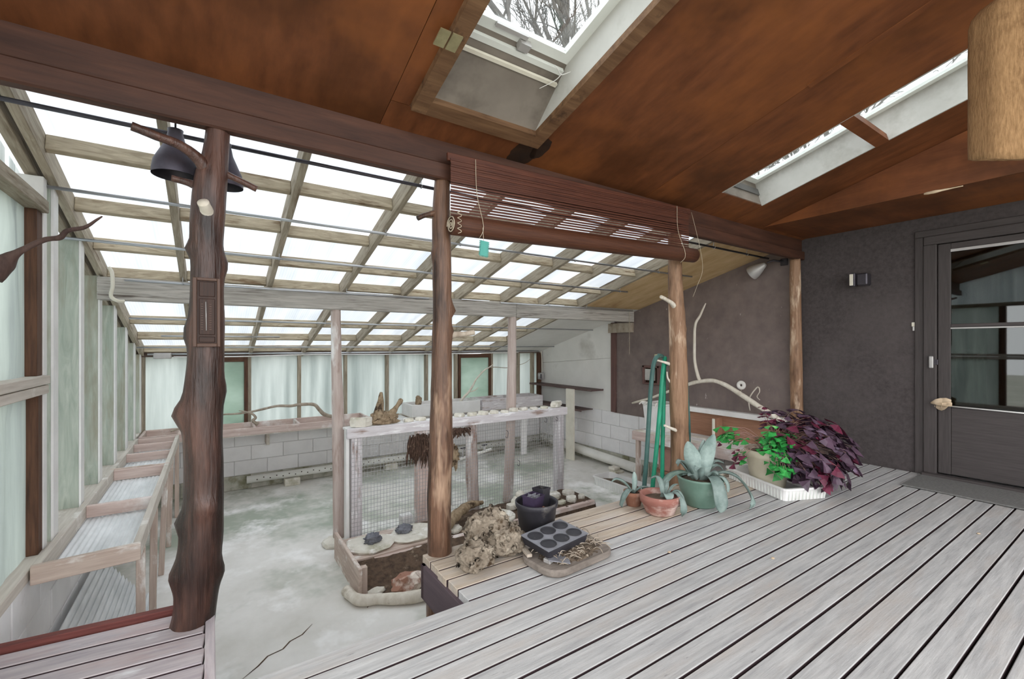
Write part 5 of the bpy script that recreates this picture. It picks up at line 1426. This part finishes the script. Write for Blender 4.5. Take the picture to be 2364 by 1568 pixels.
e = empty('agave_pot', (3.06, 2.02, 0), 'blue-green agave in a glazed green bowl pot on the deck', 'plant')
c = Vector((3.06, 2.02, 0))
lathe('pot', [(.105, 0), (.115, .01), (.15, .12), (.162, .19), (.168, .20), (.166, .212), (.152, .21), (.14, .18), (0, .175)], 'green_ceramic', Matrix.Translation((3.06, 2.02, .002)), e, 36)
lathe('soil_fill', [(.142, .183), (.08, .192), (0, .195)], 'soil', Matrix.Translation((3.06, 2.02, .002)), e, 24)
V3 = lambda *a: Vector(a)
RT, FW = Vector((.831, -.556, 0)), Vector((.556, .831, 0))     # along the deck: sideways and away
def ag(pts, w, **kw):
    blade('leaf', [c + RT * x + FW * y + V3(0, 0, z) for x, y, z in pts], w, 'agave_leaf', e, **kw)
ag([(-.0, .0, .19), (-.02, .02, .28), (-.055, .03, .38), (-.085, .03, .47)], .13, up=tuple(FW + V3(0, 0, .2)), tip=.45)
ag([(.02, .01, .19), (.045, .02, .30), (.085, .03, .42), (.12, .03, .525)], .115, up=tuple(FW + RT * .2), tip=.45)
ag([(.01, .05, .19), (.03, .06, .30), (.05, .07, .40), (.055, .07, .475)], .07, up=tuple(FW), tip=.45)
ag([(.0, -.03, .19), (.03, -.10, .235), (.045, -.17, .20), (.05, -.215, .09), (.05, -.225, .02)], .10, tip=.7)
ag([(-.04, .0, .19), (-.13, -.03, .25), (-.24, -.07, .235), (-.31, -.10, .175), (-.335, -.11, .125)], .07, tip=.5)
ag([(.05, .0, .19), (.15, -.03, .25), (.25, -.07, .22), (.32, -.09, .12), (.335, -.11, .035), (.30, -.13, .012)], .06, tip=.4)
ag([(.0, -.02, .19), (-.02, -.05, .27), (-.05, -.08, .30), (-.075, -.10, .28)], .06)
ag([(.02, -.03, .19), (.06, -.07, .26), (.09, -.10, .25)], .06)
ag([(-.03, .02, .19), (-.09, .02, .29), (-.15, .0, .33), (-.19, -.02, .31)], .055)
ag([(.03, .03, .19), (.09, .05, .28), (.15, .06, .31), (.20, .05, .30)], .055)
ag([(-.05, .03, .20), (-.10, .05, .27), (-.13, .06, .30), (-.15, .06, .27)], .05)
ag([(.05, .05, .20), (.12, .07, .26), (.17, .08, .27), (.205, .07, .24)], .06)
ag([(-.05, -.05, .205), (-.10, -.09, .25), (-.14, -.12, .25)], .045)
ag([(.05, -.05, .20), (.11, -.09, .23), (.14, -.12, .19), (.145, -.13, .13)], .055)
ag([(-.06, -.02, .20), (-.11, -.03, .24), (-.15, -.05, .235)], .045)
ag([(-.03, .06, .20), (-.07, .10, .27), (-.09, .12, .29)], .05)

e = empty('agave_pot', (2.66, 2.07, 0), 'wide low terracotta bowl with a small curled agave on the deck', 'plant')
c = Vector((2.66, 2.075, 0))
lathe('pot', [(.085, 0), (.10, .01), (.125, .075), (.128, .08), (.137, .082), (.14, .135), (.136, .14), (.124, .138), (.118, .10), (0, .098)], 'terracotta_red', Matrix.Translation((2.66, 2.075, .002)), e, 36)
rock('soil_fill', (2.66, 2.075, .085), (.118, .118, .022), 'soil', e, 77, 3, .15)
ag([(.02, .0, .11), (.03, -.04, .15), (.035, -.08, .15), (.03, -.10, .12)], .07, tip=.6)
ag([(.05, -.01, .11), (.09, -.05, .16), (.12, -.09, .12), (.125, -.115, .05), (.11, -.12, .02)], .05, tip=.6)
ag([(.03, .02, .11), (.02, .05, .20), (.0, .08, .235), (-.04, .09, .22)], .05)
ag([(.05, .02, .11), (.10, .03, .18), (.14, .03, .20)], .03)
ag([(.05, .0, .11), (.12, .0, .16), (.15, -.02, .12), (.15, -.04, .07)], .035)
ag([(.04, .03, .11), (.07, .06, .17), (.08, .08, .21)], .03)

e = empty('agave_pot', (2.63, 2.29, 0), 'tiny terracotta pot with a few agave blades at the deck edge', 'plant')
c = Vector((2.63, 2.29, 0))
lathe('pot', [(.05, 0), (.066, .075), (.072, .077), (.075, .105), (.066, .106), (.06, .085), (0, .08)], 'terracotta', Matrix.Translation((2.63, 2.29, .002)), e, 28)
lathe('soil_fill', [(.06, .085), (0, .092)], 'soil', Matrix.Translation((2.63, 2.29, .002)), e, 20)
ag([(.0, .0, .09), (.01, .0, .15), (.012, .01, .21), (.005, .01, .25)], .04, up=tuple(FW))
ag([(.0, .0, .09), (-.06, .02, .16), (-.12, .03, .185), (-.16, .03, .165)], .045)
ag([(.0, -.01, .09), (-.04, -.05, .13), (-.085, -.08, .09), (-.11, -.09, .03), (-.11, -.09, .015)], .055)
ag([(.0, .0, .09), (.05, .0, .13), (.10, .0, .135), (.15, .0, .11)], .03)

# ---- purple shamrock in a cream pot on a white tray
planter_tray('planter_tray', 'white ribbed planter tray on the deck under the purple plant', (3.945, 1.917, .002), math.radians(68), .68, .42, .10, None)
e = empty('potted_shamrock', (3.93, 1.95, .014), 'big purple and green shamrock plant spilling from a cream pot', 'plant')
Mp = Matrix.Translation((3.92, 1.955, .016))
lathe('pot', [(.12, 0), (.13, .01), (.165, .24), (.175, .245), (.185, .30), (.178, .305), (.16, .27), (0, .265)], 'cream_pot', Mp, e, 36)
lathe('soil_fill', [(.162, .272), (0, .285)], 'soil', Mp, e, 24)
def leaf_mesh(L):
    V, F = [], []
    for k in range(3):
        a = k * 2 * math.pi / 3
        def P_(x, y, z): return (x * math.cos(a) - y * math.sin(a), x * math.sin(a) + y * math.cos(a), z)
        b = len(V)
        V += [P_(0, 0, 0), P_(L * .5, -L * .30, -.08 * L), P_(L * .55, 0, -.20 * L), P_(L * .5, L * .30, -.08 * L), P_(L * 1.0, -L * .62, -.28 * L), P_(L * .93, 0, -.42 * L), P_(L * 1.0, L * .62, -.28 * L)]
        F += [(b, b + 1, b + 2), (b, b + 2, b + 3), (b + 1, b + 4, b + 5, b + 2), (b + 2, b + 5, b + 6, b + 3)]
    return V, F
LM = {}
def leaf(kind, pos, nrm, spin, scale):
    if kind not in LM:
        v, f = leaf_mesh(.069)
        me = bpy.data.meshes.new('leaf'); me.from_pydata(v, [], f); me.update(); me.materials.append(MT[kind]); LM[kind] = me
    o = bpy.data.objects.new('leaf', LM[kind])
    z = nrm.normalized(); x = z.orthogonal().normalized(); y = z.cross(x)
    Mx = Matrix.Translation(pos) @ Matrix((x, y, z)).transposed().to_4x4() @ Matrix.Rotation(spin, 4, 'Z') @ Matrix.Scale(scale, 4)
    place(o, Mx, e)
stems = []
root = Vector((3.94, 1.93, .30))
def grow(kind, pos, sc, up=.6):
    d = pos - root
    n_ = Vector((d.x, d.y, 0)) * 1.0 + Vector((0, 0, up)) + Vector((R.uniform(-.3, .3), R.uniform(-.3, .3), 0)) * .4
    if pos.z < .22: n_ = Vector((d.x * 1.6, d.y * 1.6, .25))
    leaf(kind, pos, n_, R.uniform(0, 2.1), sc)
    mid = root * .45 + pos * .55 + Vector((0, 0, .07))
    stems.append(tube_geo([(*(root + Vector((R.uniform(-.08, .08), R.uniform(-.08, .08), -.02))), .002), (*mid, .0018), (*pos, .0012)], 4, 4))
cc = Vector((4.12, 1.70, .31)); rad = Vector((.36, .30, .31))
cnt = 0
while cnt < 215:
    v = Vector((R.gauss(0, 1), R.gauss(0, 1), R.gauss(0, 1))).normalized()
    if v.z < -.75: continue
    q = cc + Vector((v.x * rad.x, v.y * rad.y, v.z * rad.z)) * R.uniform(.66, 1.02)
    if q.z < .05: continue
    grow('oxalis_purple' if R.random() < .86 else 'oxalis_red', q, R.uniform(.85, 1.45)); cnt += 1
for k in range(22):      # crown reaching up beside the pale post
    q = Vector((4.02, 1.84, .56)) + Vector((R.uniform(-.13, .18), R.uniform(-.12, .15), R.uniform(-.08, .09)))
    grow('oxalis_purple' if k % 5 else 'oxalis_red', q, R.uniform(.7, 1.1))
for k in range(34):      # green clump over the pot front
    q = Vector((3.76, 1.83, .42)) + Vector((R.gauss(0, .07), R.gauss(0, .06), R.gauss(0, .05)))
    grow('oxalis_green', q, R.uniform(.6, 1.0), 1.0)
for k in range(14):
    q = Vector((3.74, 1.78, .26)) + Vector((R.gauss(0, .04), R.gauss(0, .04), R.gauss(0, .06)))
    grow('oxalis_green', q, R.uniform(.5, .85), .6)
for k in range(14):
    q = Vector((3.58, 2.08, .46)) + Vector((R.gauss(0, .05), R.gauss(0, .05), R.gauss(0, .045)))
    grow('oxalis_green', q, R.uniform(.55, .9), 1.0)
for k in range(9):
    q = Vector((3.58, 2.06, .31)) + Vector((R.gauss(0, .05), R.gauss(0, .05), R.gauss(0, .04)))
    grow('oxalis_green' if k % 2 else 'oxalis_red', q, R.uniform(.5, .8), .6)
for k in range(4):
    q = Vector((3.90, 1.98, .62)) + Vector((R.gauss(0, .03), R.gauss(0, .03), R.gauss(0, .035)))
    grow('oxalis_red', q, .6)
v, f = join_geo(stems)
st = pydata('stems', v, f, 'plant_stem', None, e, True); st['kind'] = 'stuff'

tag(bx('loose_board', 3.55, 3.60, 1.95 + .45, 2.41, .002, .02, 'deck_tan', None) if False else bar('loose_board', (3.62, 2.34, .012), (4.30, 2.40, .012), .05, .02, 'cream', None), 'thin pale board lying at the deck edge behind the tray', 'board')
tag(bar('loose_board', (3.44, 2.25, .012), (3.78, 2.30, .012), .06, .02, 'sill_pale', None), 'short grey board lying beside the white tray', 'board')

# doormat
bm = box_bm((.60, 1.30, .012), .004)
for v in bm.verts: pass
o = from_bm('doormat', bm, 'mat_grey', Matrix.Translation((5.19, .69, .0095)), None)
tag(o, 'grey coarse doormat lying in front of the storm door', 'doormat')
# fallen petals on the deck
for (x, y) in ((2.20, 1.65), (2.62, 1.28), (4.05, .72)):
    tag(rock('fallen_petal', (x, y, .001), (.012, .009, .004), 'dried_husk', None, int(x * 10), 2, .3), 'tiny pale petal lying on the grey deck planks', 'petal', 'petals on the deck')

# ================================================================ OUTSIDE: bare trees beyond the skylights
def tree(base, h, lab, seed, spread=.55):
    rt = random.Random(seed)
    e = empty('bare_tree', base, lab, 'tree', 'bare trees outside the greenhouse')
    parts = []
    def branch(p, d, L, r, depth):
        q = p + d * L
        m_ = (p + q) / 2 + Vector((rt.uniform(-1, 1), rt.uniform(-1, 1), rt.uniform(-1, 1))) * L * .07
        parts.append(tube_geo([(*p, r), (*m_, r * .85), (*q, r * .68)], 5 if depth > 1 else 4, 3 if depth > 2 else 2))
        if depth == 0: return
        for k in range(rt.choice((2, 3, 3)) if depth > 1 else 3):
            nd = (d + Vector((rt.gauss(0, spread), rt.gauss(0, spread), rt.gauss(.06, spread * .6)))).normalized()
            s = rt.uniform(.5, 1.0)
            branch(p + (q - p) * s, nd, L * rt.uniform(.62, .85), r * .62 * (.7 + .3 * s), depth - 1)
    b = Vector(base)
    for k in range(3):
        branch(b + Vector((0, 0, h * .3)), Vector((rt.gauss(0, .35), rt.gauss(0, .35), 1)).normalized(), h * .24, h * .012, 6)
    v, f = join_geo(parts)
    o = pydata('branches', v, f, 'bark', None, e, True); o['kind'] = 'stuff'
    tube('trunk', [(*b, h * .018), (b.x + .05, b.y, b.z + h * .15, h * .014), (b.x, b.y, b.z + h * .31, h * .012)], 'bark', e, seg=8, n=4)
tree((6.85, 8.65, -1.1), 13, 'tall bare tree whose crown shows through the wood-framed skylight', 3, .42)
tree((16.3, 17.9, -1.1), 25, 'tall bare tree whose crown shows through the wood-framed skylight', 5, .42)
tree((9.5, 3.6, -1.1), 9, 'bare tree beyond the house wall over the split skylight', 8)
